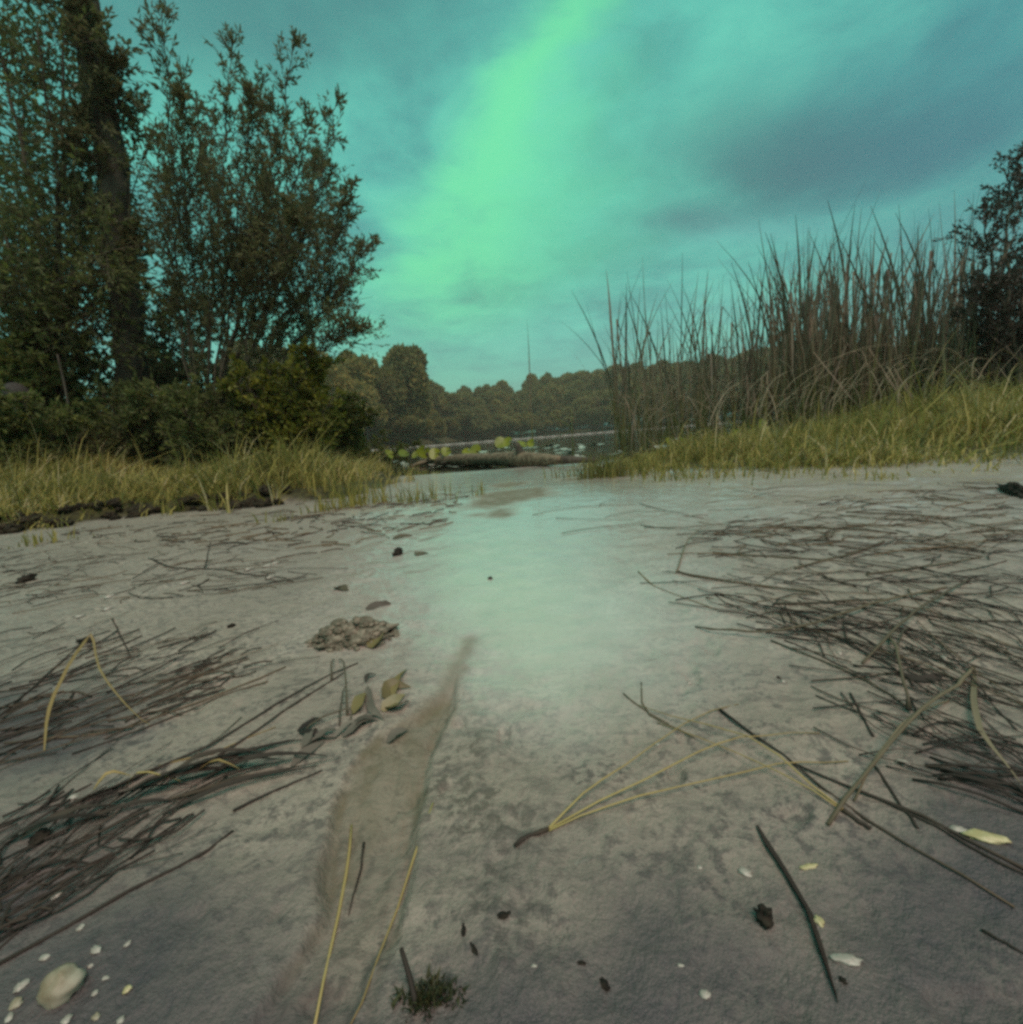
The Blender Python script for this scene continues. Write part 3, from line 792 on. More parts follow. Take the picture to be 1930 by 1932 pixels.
BL = [reed_blade(300 + k, 1.0, b, kk) for k, (b, kk) in enumerate([(.03, None), (.10, None), (.18, None), (-.05, None), (.30, None), (.06, None), (.14, .66), (.05, .80), (.22, None), (.02, None), (.10, .55), (.42, None)])]
def seed_head(seed):
    mb = MB(); s = np.linspace(0, 1, 9)
    tube(mb, np.stack([.02 * s ** 2, 0 * s, s], 1), np.linspace(.0035, .002, 9), 5, .6)
    p = np.stack([.012 + 0 * s, 0 * s, .80 + .12 * s], 1)
    tube(mb, p, .008 * np.sqrt(np.clip(1 - (2 * s - 1) ** 6, .05, 1)), 7, .95)
    me = mb.mesh('flower_stalk'); me.materials.append(M_REED)
    return me
SH = [seed_head(1)]
def reed(x, y, zb, H, nb, r, label, group, head=False):
    t = empty('reed', (x, y, zb), label, 'reed', group)
    for k in range(nb):
        o = bpy.data.objects.new('blade', BL[int(r.integers(0, len(BL)))]); sc.collection.objects.link(o); o.parent = t
        h = H * (1.0 if k == 0 else r.uniform(.45, .98))
        o.scale = (h, h, h); o.rotation_euler = (r.normal() * .05, r.normal() * .05, r.uniform(0, 6.28)); o.location = (r.normal() * .02, r.normal() * .02, 0)
    if head:
        o = bpy.data.objects.new('flower_stalk', SH[0]); sc.collection.objects.link(o); o.parent = t
        h = H * r.uniform(.7, .85); o.scale = (h * 1.6, h * 1.6, h); o.rotation_euler = (r.normal() * .04, r.normal() * .04, r.uniform(0, 6.28))
    return t
RTOP_X = [1120, 1170, 1240, 1330, 1400, 1470, 1530, 1600, 1660, 1720, 1790, 1850, 1930]
RTOP_Y = [620, 505, 560, 495, 540, 470, 425, 440, 450, 430, 400, 420, 480]
def reed_bed():
    r = np.random.default_rng(88)
    clumps = [1168, 1180, 1195, 1245, 1262, 1285, 1320, 1330, 1345, 1400, 1412, 1425, 1440, 1470, 1495, 1520, 1535, 1550, 1570, 1590]
    xs = []
    for c in clumps: xs += list(r.normal(c, 9, 4))
    xs += list(r.uniform(1200, 1600, 52)) + list(r.uniform(1480, 1880, 150))
    for px in xs:
        Y = r.uniform(5.6, 7.6)
        top = float(np.interp(px, RTOP_X, RTOP_Y)) - 38 + abs(r.normal()) * 75 + r.uniform(-25, 25)
        q = P(px, 750, Y); zb = max(g1(q[0], q[1]), LAKE_Z - .05) - .02
        if g1(q[0], q[1]) < LAKE_Z - .15: zb = LAKE_Z - .12
        zt = P(px, top, Y)[2]
        H = max(.7, zt - zb)
        hd = r.random() < .05 and 1420 < px
        size = 'very tall' if H > 2.45 else 'tall' if H > 2.0 else 'middling' if H > 1.6 else 'short'
        zone = ('in the lake at the open end' if px < 1230 else 'in the second clump from the open end' if px < 1305 else 'in the third clump from the open end' if px < 1370
                else 'in the sparse middle of the reed bed' if px < 1500 else 'where the dense reeds begin' if px < 1600 else 'in the densest part of the reed bed' if px < 1740 else 'at the dense end beside the dark tree')
        col = 'green-based' if px < 1305 else 'brown'
        lab = f"{size} {col} reed {'with a seed head ' if hd else ''}{zone}"
        grp = f"{size} reeds {'with seed heads ' if hd else ''}{zone}"
        reed(q[0], q[1], zb, H, int(r.integers(3, 5)) if px < 1310 else int(r.integers(4, 8)), r, lab, grp, hd)
    # reeds on their own
    for (px, py, top, Y, lab) in ((1011, 845, 598, 8.5, 'single tall thin reed standing alone in the lake beyond the log'), (1140, 840, 622, 8.0, 'thin bent reed apart from the bed, nearest the lone reed')):
        q = P(px, py, Y)
        t = empty('reed', (q[0], q[1], LAKE_Z - .1), lab, 'reed')
        o = bpy.data.objects.new('blade', BL[9 if px < 1100 else 4]); sc.collection.objects.link(o); o.parent = t
        h = P(px, top, Y)[2] - (LAKE_Z - .1); o.scale = (h * 1.2, h * 1.2, h); o.rotation_euler = (0, 0, 2.5)
reed_bed()
def curve_thing(name, label, cat, pts, r, mat, group=None, n=12, sides=5, flat=1.0, c=(.5, .5)):
    path = spline(pts, n); o0 = path[0].copy(); mb = MB()
    w = np.linspace(1, .45, n) if np.isscalar(r) else 1
    tube(mb, path - o0, r * w, sides, np.linspace(c[0], c[1], n), flat)
    o = mb.build(name, mat); o.location = o0
    return tag(o, label, cat, group)
def bent_reeds():
    arcs = [[(1480, 760), (1600, 665), (1750, 640)], [(1475, 745), (1540, 690), (1640, 655), (1700, 652)], [(1380, 800), (1450, 720), (1520, 690)], [(1240, 800), (1285, 750), (1330, 725)], [(1200, 790), (1225, 755), (1262, 735)],
            [(1500, 790), (1530, 700), (1580, 640)], [(1395, 790), (1410, 740), (1450, 700)], [(1345, 805), (1375, 740), (1420, 705)], [(1300, 800), (1330, 770), (1385, 755)], [(1420, 760), (1500, 740), (1590, 690)],
            [(1550, 745), (1640, 720), (1720, 725)], [(1600, 740), (1680, 680), (1780, 660)], [(1650, 725), (1720, 690), (1830, 700)], [(1260, 730), (1300, 765), (1315, 800)], [(1350, 745), (1380, 770), (1390, 800)],
            [(1440, 790), (1465, 735), (1472, 690)], [(1520, 770), (1570, 750), (1600, 760)], [(1280, 690), (1310, 745), (1320, 790)], [(1560, 700), (1620, 660), (1640, 700)], [(1220, 720), (1240, 770), (1242, 810)],
            [(1455, 800), (1480, 770), (1550, 760)], [(1370, 790), (1430, 765), (1470, 775)], [(1690, 720), (1700, 660), (1730, 600)], [(1480, 770), (1500, 730), (1495, 690)], [(1760, 720), (1800, 670), (1860, 650)]]
    r = np.random.default_rng(5)
    for k in range(95):
        x, y = r.uniform(1190, 1880), 0
        y = np.interp(x, [1230, 1500, 1880], [800, 770, 715]) + r.uniform(-10, 15)
        L = r.uniform(50, 150); a = r.choice([-1, 1]) * r.uniform(15, 75)
        ex, ey = x + L * math.sin(rad(a)), y - L * math.cos(rad(a)) * .8
        arcs.append([(x, y), ((x + ex) / 2 + r.normal() * 8, (y + ey) / 2 - r.uniform(5, 25)), (ex, ey + r.uniform(0, 25))])
    for k, a in enumerate(arcs):
        Y = r.uniform(4.1, 5.4)
        pts = PX(a, Y, r.normal() * .25)
        pts.insert(0, on_ground(pts[0] + np.array([r.normal() * .04, r.normal() * .04, 0])))
        curve_thing('bent_reed_leaf', 'dead tan reed leaf bent over at the foot of the reed bed', 'reed leaf', pts, .0060 * r.uniform(.6, 1.3), M_DEADREED, 'dead bent reed leaves', 12, 5, .35, (r.uniform(.2, .6), r.uniform(.5, 1)))
    # green broken reed behind the log
    for a, lab, rr in (([(1080, 845), (1079, 800), (1078, 772)], 'upright green reed stub behind the log end', .008), ([(1078, 806), (1050, 788), (1025, 768)], 'green broken reed leaf folding down from the reed stub', .007),
                       ([(1082, 808), (1050, 826), (1020, 843)], 'thin green reed leaf sloping from the stub to the water', .006)):
        q = PX(a, 4.9, .1)
        if '(1080' in str(a): q[0][2] = LAKE_Z - .05
        curve_thing('broken_reed', lab, 'reed', q, rr, M_PAD, None, 10, 5, .5, (.1, .3))
bent_reeds()


# ------------------------------------------------------------------ grass banks
def blades(mb, base, h, w, lean, az, tint):
    n = len(base)
    d = np.stack([np.cos(az), np.sin(az), 0 * az], 1); sd = np.stack([-np.sin(az + .6), np.cos(az + .6), 0 * az], 1)
    vs = []
    for s, ww in ((0, 1.0), (.4, .95), (.75, .6)):
        c = base + d * (lean * h * s ** 2)[:, None] + np.array([0, 0, 1.]) * (h * (s - .28 * lean * s ** 2))[:, None]
        vs += [c - sd * (w * ww * .5)[:, None], c + sd * (w * ww * .5)[:, None]]
    vs.append(base + d * (lean * h)[:, None] + np.array([0, 0, 1.]) * (h * (1 - .28 * lean - .12 * lean ** 2))[:, None])
    v = np.stack(vs, 1); i = np.arange(n)[:, None] * 7
    q = np.concatenate([np.concatenate([i, i + 1, i + 3, i + 2], 1), np.concatenate([i + 2, i + 3, i + 5, i + 4], 1)])
    t = np.concatenate([i + 4, i + 5, i + 6], 1)
    mb.add(v.reshape(-1, 3), q, t, np.repeat(tint, 7))
def grass_field(name, poly, x0, x1, y0, y1, n, hfun, label, seed, tint0):
    r = np.random.default_rng(seed)
    # tufts
    X = r.uniform(x0, x1, n * 3); Y = y0 + (y1 - y0) * r.random(n * 3) ** 1.5
    d = sdist(X, Y, poly) + .10 * fbm(X * 4, Y * 4, 5, 3)
    dens = np.clip(.55 + 1.1 * fbm(X * 2.2, Y * 2.2, seed, 3), .08, 1) * np.maximum(sst(d, -.04, .10), .10 * sst(d, -.35, -.05))
    ok = (r.random(len(X)) < dens) & (Y > .2)
    X, Y, d = X[ok][:n], Y[ok][:n], d[ok][:n]
    m = 5
    X = np.repeat(X, m) + r.normal(size=len(X) * m) * .018; Y = np.repeat(Y, m) + r.normal(size=len(Y) * m) * .018
    d = np.repeat(d, m)
    h = hfun(X, Y, d) * r.uniform(.3, 1.3, len(X)) * (1 + .9 * fbm(X * 1.7, Y * 1.7, seed + 9, 3))
    Z = ground(X, Y) - .008
    tint = np.clip(tint0 + .5 * fbm(X * 2.5, Y * 2.5, seed + 3, 3) + .20 * r.normal(size=len(X)), 0, 1)
    mb = MB()
    blades(mb, np.stack([X, Y, Z], 1), h, r.uniform(.0035, .010, len(X)) * (.7 + .3 * np.clip(h / .2, .5, 2)), r.uniform(.1, 1.25, len(X)), r.uniform(0, 6.28, len(X)), tint)
    # taller, coarser stalks and dead straw standing or lying across the rest
    k = r.integers(0, len(X), len(X) // 11)
    b2 = np.stack([X[k], Y[k], Z[k]], 1) + r.normal(size=(len(k), 3)) * np.array([.05, .05, 0])
    blades(mb, b2, h[k] * r.uniform(1.0, 2.1, len(k)) + .04, r.uniform(.003, .008, len(k)), r.uniform(.1, 1.7, len(k)), r.uniform(0, 6.28, len(k)), np.clip(.5 + .3 * r.normal(size=len(k)), 0, 1))
    tag(mb.build(name, M_GRASS, None, False), label, 'grass', kind='stuff')
grass_field('grass', LEFT_BANK, -5.5, -.6, 1.4, 5.2, 11000, lambda x, y, d: np.clip(.04 + .09 * sst(d, 0, .5) + .04 * sst(d, .8, 2) + .08 * sst(x, -1.7, -1.0), 0, .4), 'yellow-green grass along the bank under the trees', 91, .50)
grass_field('grass', RIGHT_BANK, .3, 6.5, 1.0, 5.4, 12500, lambda x, y, d: np.clip(.03 + .075 * sst(d, .0, .6) + .19 * sst(d, .5, 2.4) * sst(x, .8, 2.6), 0, .45), 'yellow-green grass in front of the reed bed', 92, .50)
def tuft(px, py, n, h, sp, label, seed, tint=.35):
    r = np.random.default_rng(seed); c = G(px, py); mb = MB()
    b = np.stack([r.normal(size=n) * sp, r.normal(size=n) * sp * .8, np.full(n, -.01)], 1)
    blades(mb, b, h * r.uniform(.4, 1.2, n), r.uniform(.003, .006, n), r.uniform(.02, .5, n), r.uniform(0, 6.28, n), np.clip(tint + .15 * r.normal(size=n), 0, 1))
    t = empty('grass_tuft', c, label, 'grass tuft')
    if n > 20:
        o = mb.build('blades', M_GRASS, None, False); o.parent = t; o['kind'] = 'stuff'
    else:
        v = np.concatenate(mb.v).reshape(-1, 7, 3); tn = np.concatenate(mb.c).reshape(-1, 7)
        for a, e in zip(v, tn):
            m2 = MB(); m2.add(a, [(0, 1, 3, 2), (2, 3, 5, 4)], [(4, 5, 6)], e)
            m2.build('blade', M_GRASS, None, False).parent = t
tuft(1150, 900, 240, .125, .075, 'upright tuft of brownish grass beside the wet sand, near the log end', 1, .2)
tuft(1092, 897, 70, .08, .07, 'thin sparse grass tuft between the log end and the thick tuft', 2, .3)
tuft(790, 945, 60, .08, .07, 'sparse tuft of dry grass stems on the sand before the log', 3, .3)
tuft(690, 952, 90, .10, .06, 'bushy grass tuft at the tip of the grassy bank', 4, .45)
tuft(640, 962, 60, .07, .05, 'small grass tuft on the sand below the grassy bank', 5, .45)
tuft(520, 985, 16, .05, .02, 'tiny green sprig on the sand below the bank', 6, .6)
tuft(960, 873, 40, .11, .04, 'small green grass tuft in front of the log', 7, .6)
tuft(1035, 872, 40, .08, .07, 'short grass tuft against the dark end of the log', 8, .6)
tuft(905, 935, 10, .06, .015, 'lone dry grass stem on the wet sand', 9, .4)
tuft(1270, 905, 60, .06, .07, 'low grass tuft at the edge of the grass before the reeds', 10, .4)
tuft(1650, 905, 20, .06, .03, 'small green sprig on the sand before the taller grass', 11, .55)
tuft(1210, 897, 120, .09, .09, 'ragged low grass tuft between the thick tuft and the grass bank', 13, .45)
tuft(1330, 902, 50, .06, .10, 'thin scatter of grass stems on the sand edge below the reeds', 14, .5)
tuft(1480, 900, 50, .06, .12, 'thin scatter of grass stems where the sand meets the taller grass', 15, .5)
tuft(80, 1025, 40, .05, .05, 'low sprig of grass on the sand under the dark bank edge', 12, .5)


# ------------------------------------------------------------------ clods along the cut edge of the bank, darkened for undercut shade
def lump(name, label, cat, c, sx, sy, sz, mat, seed, rough=.35, rz=0.0, nu=14, nv=10, freq=2.2, group=None, sink=.25, parent=None, tilt=0.0):
    r = np.random.default_rng(seed)
    th = np.linspace(0, math.pi, nv + 2)[1:-1]; ph = np.arange(nu) / nu * 2 * math.pi
    T, F = np.meshgrid(th, ph, indexing='ij')
    d = np.stack([np.sin(T) * np.cos(F), np.sin(T) * np.sin(F), np.cos(T)], -1).reshape(-1, 3)
    d = np.vstack([d, [[0, 0, 1], [0, 0, -1]]])
    k = 1 + rough * (fbm(d[:, 0] * freq + seed, d[:, 1] * freq + d[:, 2] * freq * 1.3, seed, 4) * 1.2)
    v = d * k[:, None] * np.array([sx, sy, sz])
    i = np.arange(nv - 1)[:, None] * nu; j = np.arange(nu)[None]; kk = (j + 1) % nu
    q = np.stack([i + j, i + nu + j, i + nu + kk, i + kk], -1).reshape(-1, 4)
    n0 = nv * nu
    tr = [(n0, a, (a + 1) % nu) for a in range(nu)] + [(n0 + 1, (nv - 1) * nu + (a + 1) % nu, (nv - 1) * nu + a) for a in range(nu)]
    mb = MB(); mb.add(v, q, tr)
    o = mb.build(name, mat, None, True)
    o.location = (c[0], c[1], c[2] + sz * (1 - 2 * sink) * .5 + sz * .25); o.rotation_euler = (tilt, 0, rz)
    if parent is not None:
        o.location = Vector(o.location) - Vector(parent.location); o.parent = parent
    elif label: tag(o, label, cat, group)
    return o
r_ = np.random.default_rng(12)
for k in range(74):
    px = r_.uniform(-20, 560); py = np.interp(px, [0, 250, 480, 600], [985, 958, 940, 930]) + r_.uniform(-8, 8)
    p = G(px, py)
    s = r_.uniform(.008, .026)
    lump('earth_clod', 'clod of earth with painted-in shade along the cut edge of the grassy bank', 'clod', p, s * 1.5, s, s * .8, M_SOIL, 500 + k, .9, r_.uniform(0, 3), 16, 10, 3.4, 'earth clods along the bank edge')


# ------------------------------------------------------------------ log, pads, float line
def the_log():
    a, b = G(806, 893), G(1058, 880)
    a[2] = max(a[2], LAKE_Z) + .045; b[2] = max(b[2], LAKE_Z) + .05
    t = empty('fallen_log', (a[0], a[1], a[2]), 'weathered fallen log with two broken branch stubs at the water edge', 'log')
    path = spline([a, a * .67 + b * .33 + np.array([0, .03, .006]), a * .33 + b * .67 + np.array([0, -.02, .012]), b], 26)
    s = np.linspace(0, 1, 26)
    mb = MB(); r = np.random.default_rng(2)
    rr = np.interp(s, [0, .08, .25, .8, .92, 1], [.036, .052, .062, .066, .056, .036])
    tube(mb, path, rr * (1 + .07 * np.sin(s * 17 + 1) + .02 * r.normal(size=26)), 16)
    o = mb.build('trunk', M_LOG, t)
    for px, s0, d, L, r0 in ((0, .10, (-.06, -.02, .09), 1.0, .030), (0, .80, (-.04, -.02, .13), 1.0, .040)):
        p = path[int(s0 * 25)]
        mb = MB(); tube(mb, spline([p, p + np.array(d) * .6, p + np.array(d) * 1.1], 7), np.linspace(r0, r0 * .62, 7) * (1 + .12 * r.normal(size=7)), 9)
        mb.build('branch_stub', M_BARK, t)
    # thinner root end forking down
    mb = MB(); tube(mb, spline([path[1], path[1] + np.array([-.12, -.05, -.02]), path[1] + np.array([-.22, -.09, -.05])], 8), np.linspace(.035, .014, 8), 9)
    mb.build('root', M_LOG, t)
    e = path[-1]
    mb = MB(); tube(mb, spline([e, e + np.array([.14, .02, -.01]), e + np.array([.30, .06, -.03])], 8), np.linspace(.036, .020, 8), 9)
    mb.build('charred_end', M_BARK, t)
    stick('driftwood_branch', 'grey driftwood branch lying in line with the fallen log', [G(745, 892) + np.array([0, .1, .03]), G(790, 890) + np.array([0, .12, .03]), G(850, 884) + np.array([0, .15, .03])], .022, .030, M_LOG)
the_log()
def pad_mesh(seed, cup):
    r = np.random.default_rng(seed); n = 18; mb = MB()
    a = np.linspace(.22, 2 * math.pi - .22, n)
    v = [(0, 0, -cup * .3)]
    for f in (.55, 1.0):
        for x in a:
            rr = f * (1 + .06 * math.sin(3 * x + seed)); v.append((rr * math.cos(x) * .82 - .05, rr * math.sin(x), cup * f * f * (.6 + .4 * math.sin(2 * x + seed))))
    tr = [(0, 1 + k, 2 + k) for k in range(n - 1)]
    q = [(1 + k, 1 + n + k, 2 + n + k, 2 + k) for k in range(n - 1)]
    mb.add(np.array(v), q, tr, r.uniform(.2, .8))
    return mb.mesh('leaf')
PADM = [pad_mesh(k, .18) for k in range(4)]
for me in PADM: me.materials.append(M_PAD)
FLM = [pad_mesh(k + 10, .06) for k in range(3)]
for me in FLM: me.materials.append(M_FLOAT)
def pads():
    r = np.random.default_rng(14)
    up = [(800, 852, 26), (820, 856, 22), (762, 856, 22), (842, 852, 20), (946, 836, 26), (958, 834, 20), (985, 838, 20), (1002, 836, 16), (897, 850, 22), (880, 852, 16), (735, 857, 18), (785, 858, 16), (1265, 835, 20), (1290, 832, 16), (1330, 832, 18), (1420, 808, 26), (1440, 802, 22), (1390, 818, 18)]
    for (px, py, w) in up:
        Y = r.uniform(5.0, 6.2)
        p = P(px, py, Y); rad_ = w / 1930 / FOC * Y * .5 * 1.15
        t = empty('water_lily', (p[0], p[1], LAKE_Z - .05), 'yellow-green water lily leaf held up on its stalk above the lake', 'water lily', 'raised water lily leaves')
        o = bpy.data.objects.new('leaf', PADM[int(r.integers(0, 4))]); sc.collection.objects.link(o); o.parent = t
        o.location = (0, 0, p[2] - LAKE_Z + .05); o.scale = (rad_,) * 3
        o.rotation_euler = (r.uniform(.5, 1.1), r.normal() * .35, r.uniform(-.8, .8))
        mb = MB(); tube(mb, np.array([(0, .02, 0), (0, .01, (p[2] - LAKE_Z) * .6), (0, 0, p[2] - LAKE_Z + .05)]), .004, 5, .2)
        mb.build('stalk', M_PAD, None).parent = t
    for k in range(95):
        px = r.uniform(735, 1420); Y = 4.9 + 5.5 * r.random() ** 1.5
        q = P(px, 800, Y)
        if g1(q[0], q[1]) > LAKE_Z - .01: continue
        o = bpy.data.objects.new('floating_leaf', FLM[k % 3]); sc.collection.objects.link(o)
        s = r.uniform(.04, .10); o.scale = (s, s, s); o.location = (q[0], q[1], LAKE_Z + .012 + (.03 if r.random() < .35 else 0))
        o.rotation_euler = (r.normal() * .10 + .06, r.normal() * .10, r.uniform(0, 6.28))
        tag(o, 'floating water lily leaf with painted pale glare on the lake surface', 'lily leaf', 'floating water lily leaves')
pads()
def float_line():
    a, b = P(700, 851, 27), P(1560, 789, 37)
    a[2] = b[2] = LAKE_Z + .03
    n = 120; s = np.linspace(0, 1, n)
    p = a + (b - a) * s[:, None]; p[:, 1] += .5 * np.sin(s * 3.1)
    mb = MB(); tube(mb, p, .028 + .018 * (np.arange(n) % 3 == 0), 6)
    m = plain('rope', (.42, .36, .32), (.62, .55, .5), 20, .7)
    o = mb.build('float_line', m)
    tag(o, 'pale rope float line stretched across the dark water', 'rope')
float_line()


# ------------------------------------------------------------------ litter on the sand
COUNT = {'needle': 0}
def lay(pts, lift=None, n=None, arch=0.0, base=.002):
    """a polyline of places in the photograph laid on the ground"""
    w = np.array([G(*p) for p in pts])
    L = np.linalg.norm(np.diff(w, axis=0), axis=1).sum()
    n = n or int(np.clip(L / .018, 6, 22))
    q = spline(w, n)
    q[:, 2] = ground(q[:, 0], q[:, 1]) + fine(q[:, 0], q[:, 1]) + base
    if lift is not None: q[:, 2] += np.interp(np.linspace(0, 1, n), np.linspace(0, 1, len(lift)), lift)
    if arch: q[:, 2] += arch * np.sin(np.linspace(0, math.pi, n))
    k = np.ones(5) / 5
    if n > 8: q[2:-2, 2] = np.maximum(np.convolve(q[:, 2], k, 'valid'), q[2:-2, 2])
    return q
def leaf_strip(mb, q, w, c, taper):
    """a folded, slightly twisted leaf blade along a path"""
    n = len(q); s = np.linspace(0, 1, n)
    r = np.random.default_rng(int(abs(q[-1, 0]) * 1e5) % 9973)
    t = nrm(np.gradient(q, axis=0)); sd = nrm(np.cross(t, np.array([0, 0, 1.]))); up = np.cross(sd, t)
    tw = r.uniform(-.5, .5) + s * r.uniform(-.9, .9)
    prof = w * np.clip(np.minimum(.35 + s * 4, (1.03 - s) * (2.0 if taper < .8 else 4)), .08, 1)
    e = sd * np.cos(tw)[:, None] + up * np.sin(tw)[:, None]
    k = up * np.cos(tw)[:, None] - sd * np.sin(tw)[:, None]
    f = r.uniform(.1, .35)
    wv = 1 + .18 * np.sin(s * 9 + r.uniform(0, 6))
    top = np.stack([q - e * (prof * wv)[:, None] + k * (prof * f)[:, None], q, q + e * (prof / wv)[:, None] + k * (prof * f * .8)[:, None]], 1)
    v = np.concatenate([top.reshape(-1, 3), (top - k[:, None] * .0003).reshape(-1, 3)])
    i = np.arange(n - 1)[:, None] * 3
    qa = np.concatenate([np.concatenate([i + a, i + a + 1, i + a + 4, i + a + 3], 1) for a in (0, 1)])
    mb.add(v, np.concatenate([qa, qa[:, ::-1] + 3 * n]), None, np.tile(np.repeat(c, 3), 2))
def strand(name, label, cat, pts, r, mat, group=None, c=.5, c1=None, taper=.5, arch=0.0, flat=1.0, lift=None, sides=6, parent=None, blunt=True):
    if flat >= .99: r = r * .56
    q = lay(pts, lift, None, arch, r * .8 if flat >= .99 else .0012)
    o0 = q[0].copy(); n = len(q); mb = MB()
    s = np.linspace(0, 1, n)
    if flat < .99:
        leaf_strip(mb, q - o0, r * 1.15, np.linspace(c, c if c1 is None else c1, n), taper)
    else:
        jr = np.random.default_rng(int(abs(q[0, 0] * 7 + q[-1, 1]) * 1e5) % 99991)
        q[1:-1, :2] += jr.normal(size=(n - 2, 2)) * min(.0012, .35 * r)
        rr = r * (1 - (1 - taper) * s) * (1 + .14 * jr.normal(size=n))
        tube(mb, q - o0, rr, sides, np.linspace(c, c if c1 is None else c1, n), .7)
    o = mb.build(name, mat)
    if parent is not None:
        o.parent = parent; o.location = Vector(o0) - Vector(parent.location)
    else:
        o.location = o0; tag(o, label, cat, group)
    return o

# straw-coloured needle bundles with their dark sheath
def fascicle(sheath, needles, label, r=.0011, arch=.004):
    p = G(*sheath[0])
    t = empty('pine_needle_bundle', p, label, 'pine needles')
    strand('sheath', None, None, sheath, r * 1.9, M_NEEDLE, c=.3, c1=.55, taper=1.15, parent=t)
    for q, a in zip(needles, (arch, arch * 1.4, arch * .7)):
        strand('needle', None, None, q, r, M_STRAW, c=.75, c1=.30, taper=.55, arch=a, parent=t)
    return t
fascicle([(971, 1604), (1003, 1588), (1036, 1571)], [[(1032, 1573), (1100, 1515), (1180, 1456), (1290, 1375), (1393, 1327)], [(1034, 1572), (1200, 1492), (1300, 1440), (1370, 1415), (1450, 1398), (1546, 1384)],
          [(1036, 1574), (1140, 1535), (1250, 1502), (1430, 1460), (1520, 1443), (1600, 1436)]], 'three-needled straw yellow bundle with a black sheath, lying alone on open sand')
fascicle([(1642, 1562), (1615, 1548), (1590, 1532)], [[(1592, 1533), (1490, 1480), (1370, 1420), (1240, 1364)], [(1592, 1529), (1500, 1465), (1410, 1408), (1300, 1372), (1200, 1330)]],
         'straw yellow needle pair with a black sheath, under the split stem')
# single pieces with a place of their own
S = strand
S('pine_needle', 'straw yellow needle lying lengthways in the brown channel', 'pine needle', [(662, 1546), (655, 1600), (645, 1663), (615, 1808), (588, 1935)], .0010, M_STRAW, c=.5, c1=.7, taper=1.2)
S('pine_needle', 'straw yellow needle with a dark tail along the far edge of the brown channel', 'pine needle', [(817, 1518), (775, 1628), (730, 1748), (690, 1868), (655, 1938)], .0010, M_STRAW, c=.8, c1=.1, taper=.6)
S('leaf_sliver', 'short black leaf sliver between the two straw needles', 'leaf', [(685, 1578), (675, 1638), (655, 1708)], .0013, M_NEEDLE, c=.2, taper=.3)
S('black_leaf_blade', 'black strap-like leaf with pointed ends beside the dark lump', 'leaf', [(1428, 1556), (1450, 1592), (1478, 1638), (1525, 1721), (1551, 1799), (1582, 1893)], np.interp(np.linspace(0, 1, 22), [0, .15, .5, .8, 1], [.0004, .0010, .0013, .0022, .0004])[:0] if False else .0015, M_NEEDLE, c=.15, taper=.9, flat=.5)
S('split_stem', 'long brown split plant stem with a torn end, lying across the dark needles', 'stem', [(1836, 1256), (1812, 1300), (1780, 1335), (1700, 1402), (1640, 1470), (1562, 1557)], .0022, M_STEM, c=.75, c1=.45, taper=.8, arch=.010)
S('split_stem', 'pale strip peeling off beside the long split stem', 'stem', [(1790, 1322), (1715, 1378), (1660, 1440), (1612, 1512)], .0014, M_STEM, c=.9, c1=.6, taper=.7, arch=.010)
S('tan_leaf', 'narrow tan leaf hanging from the top of the split stem', 'leaf', [(1838, 1254), (1838, 1310), (1837, 1348), (1850, 1398), (1888, 1440), (1928, 1482)], .0014, M_STEM, c=.7, c1=.9, taper=.7, arch=.004, flat=.5)
S('pine_needle', 'long black needle crossing under the split stem to the frame edge', 'pine needle', [(1358, 1344), (1430, 1395), (1498, 1446), (1592, 1516), (1700, 1585), (1800, 1640), (1914, 1711)], .0017, M_NEEDLE, c=.15, c1=.75, taper=.6)
S('pine_needle', 'long dark needle bundle curving beside the black needle', 'pine needle', [(1498, 1444), (1580, 1478), (1700, 1520), (1800, 1570), (1935, 1645)], .0016, M_NEEDLE, c=.3, c1=.5, taper=.9)
S('pine_needle', 'dark needle running close below the long curving bundle', 'pine needle', [(1660, 1506), (1750, 1552), (1850, 1610), (1935, 1655)], .0012, M_NEEDLE, c=.3, c1=.4, taper=.9)
S('twig', 'thin kinked orange-brown twig above the needle pair', 'twig', [(1210, 1290), (1213, 1335), (1240, 1358), (1275, 1374), (1312, 1394)], .0012, M_STEM, c=.5, c1=.7, taper=.6)
S('twig', 'thin brown twig joining the kinked twig', 'twig', [(1176, 1310), (1215, 1340), (1262, 1366)], .0010, M_STEM, c=.4, c1=.6, taper=.8)
S('stem', 'standing-out tan stem ending at a dark node', 'stem', [(1678, 1206), (1692, 1260), (1704, 1323), (1714, 1342)], .0026, M_STEM, c=.7, c1=.2, taper=.9, arch=.012)
S('stem', 'short dark stem leaning to the tan stem', 'stem', [(1712, 1187), (1688, 1232)], .0022, M_STEM, c=.2, arch=.004)
S('stem', 'long curved brown stem sweeping over the needle drift', 'stem', [(1312, 1183), (1360, 1197), (1455, 1203), (1565, 1178), (1675, 1139), (1785, 1110)], .0022, M_STEM, c=.35, c1=.55, taper=1.1, arch=.006)
S('stem', 'straight brown stem crossing the long curved stem', 'stem', [(1627, 1253), (1710, 1183), (1767, 1143), (1830, 1094)], .0022, M_STEM, c=.45, c1=.25, taper=1.0, arch=.008)
S('stem', 'thick brown stem at the near edge of the drift beside bare sand', 'stem', [(1279, 1082), (1327, 1092), (1455, 1108), (1545, 1121)], .0030, M_STEM, c=.35, c1=.2, taper=.6)
S('stem', 'thick straight brown stem lying level across the sand', 'stem', [(1345, 1044), (1455, 1051), (1565, 1058), (1613, 1062)], .0030, M_STEM, c=.4, c1=.5, taper=.6)
S('stem', 'curved brown stem meeting the thick level stem', 'stem', [(1668, 1024), (1600, 1048), (1547, 1060), (1499, 1073)], .0032, M_STEM, c=.4, taper=.7)
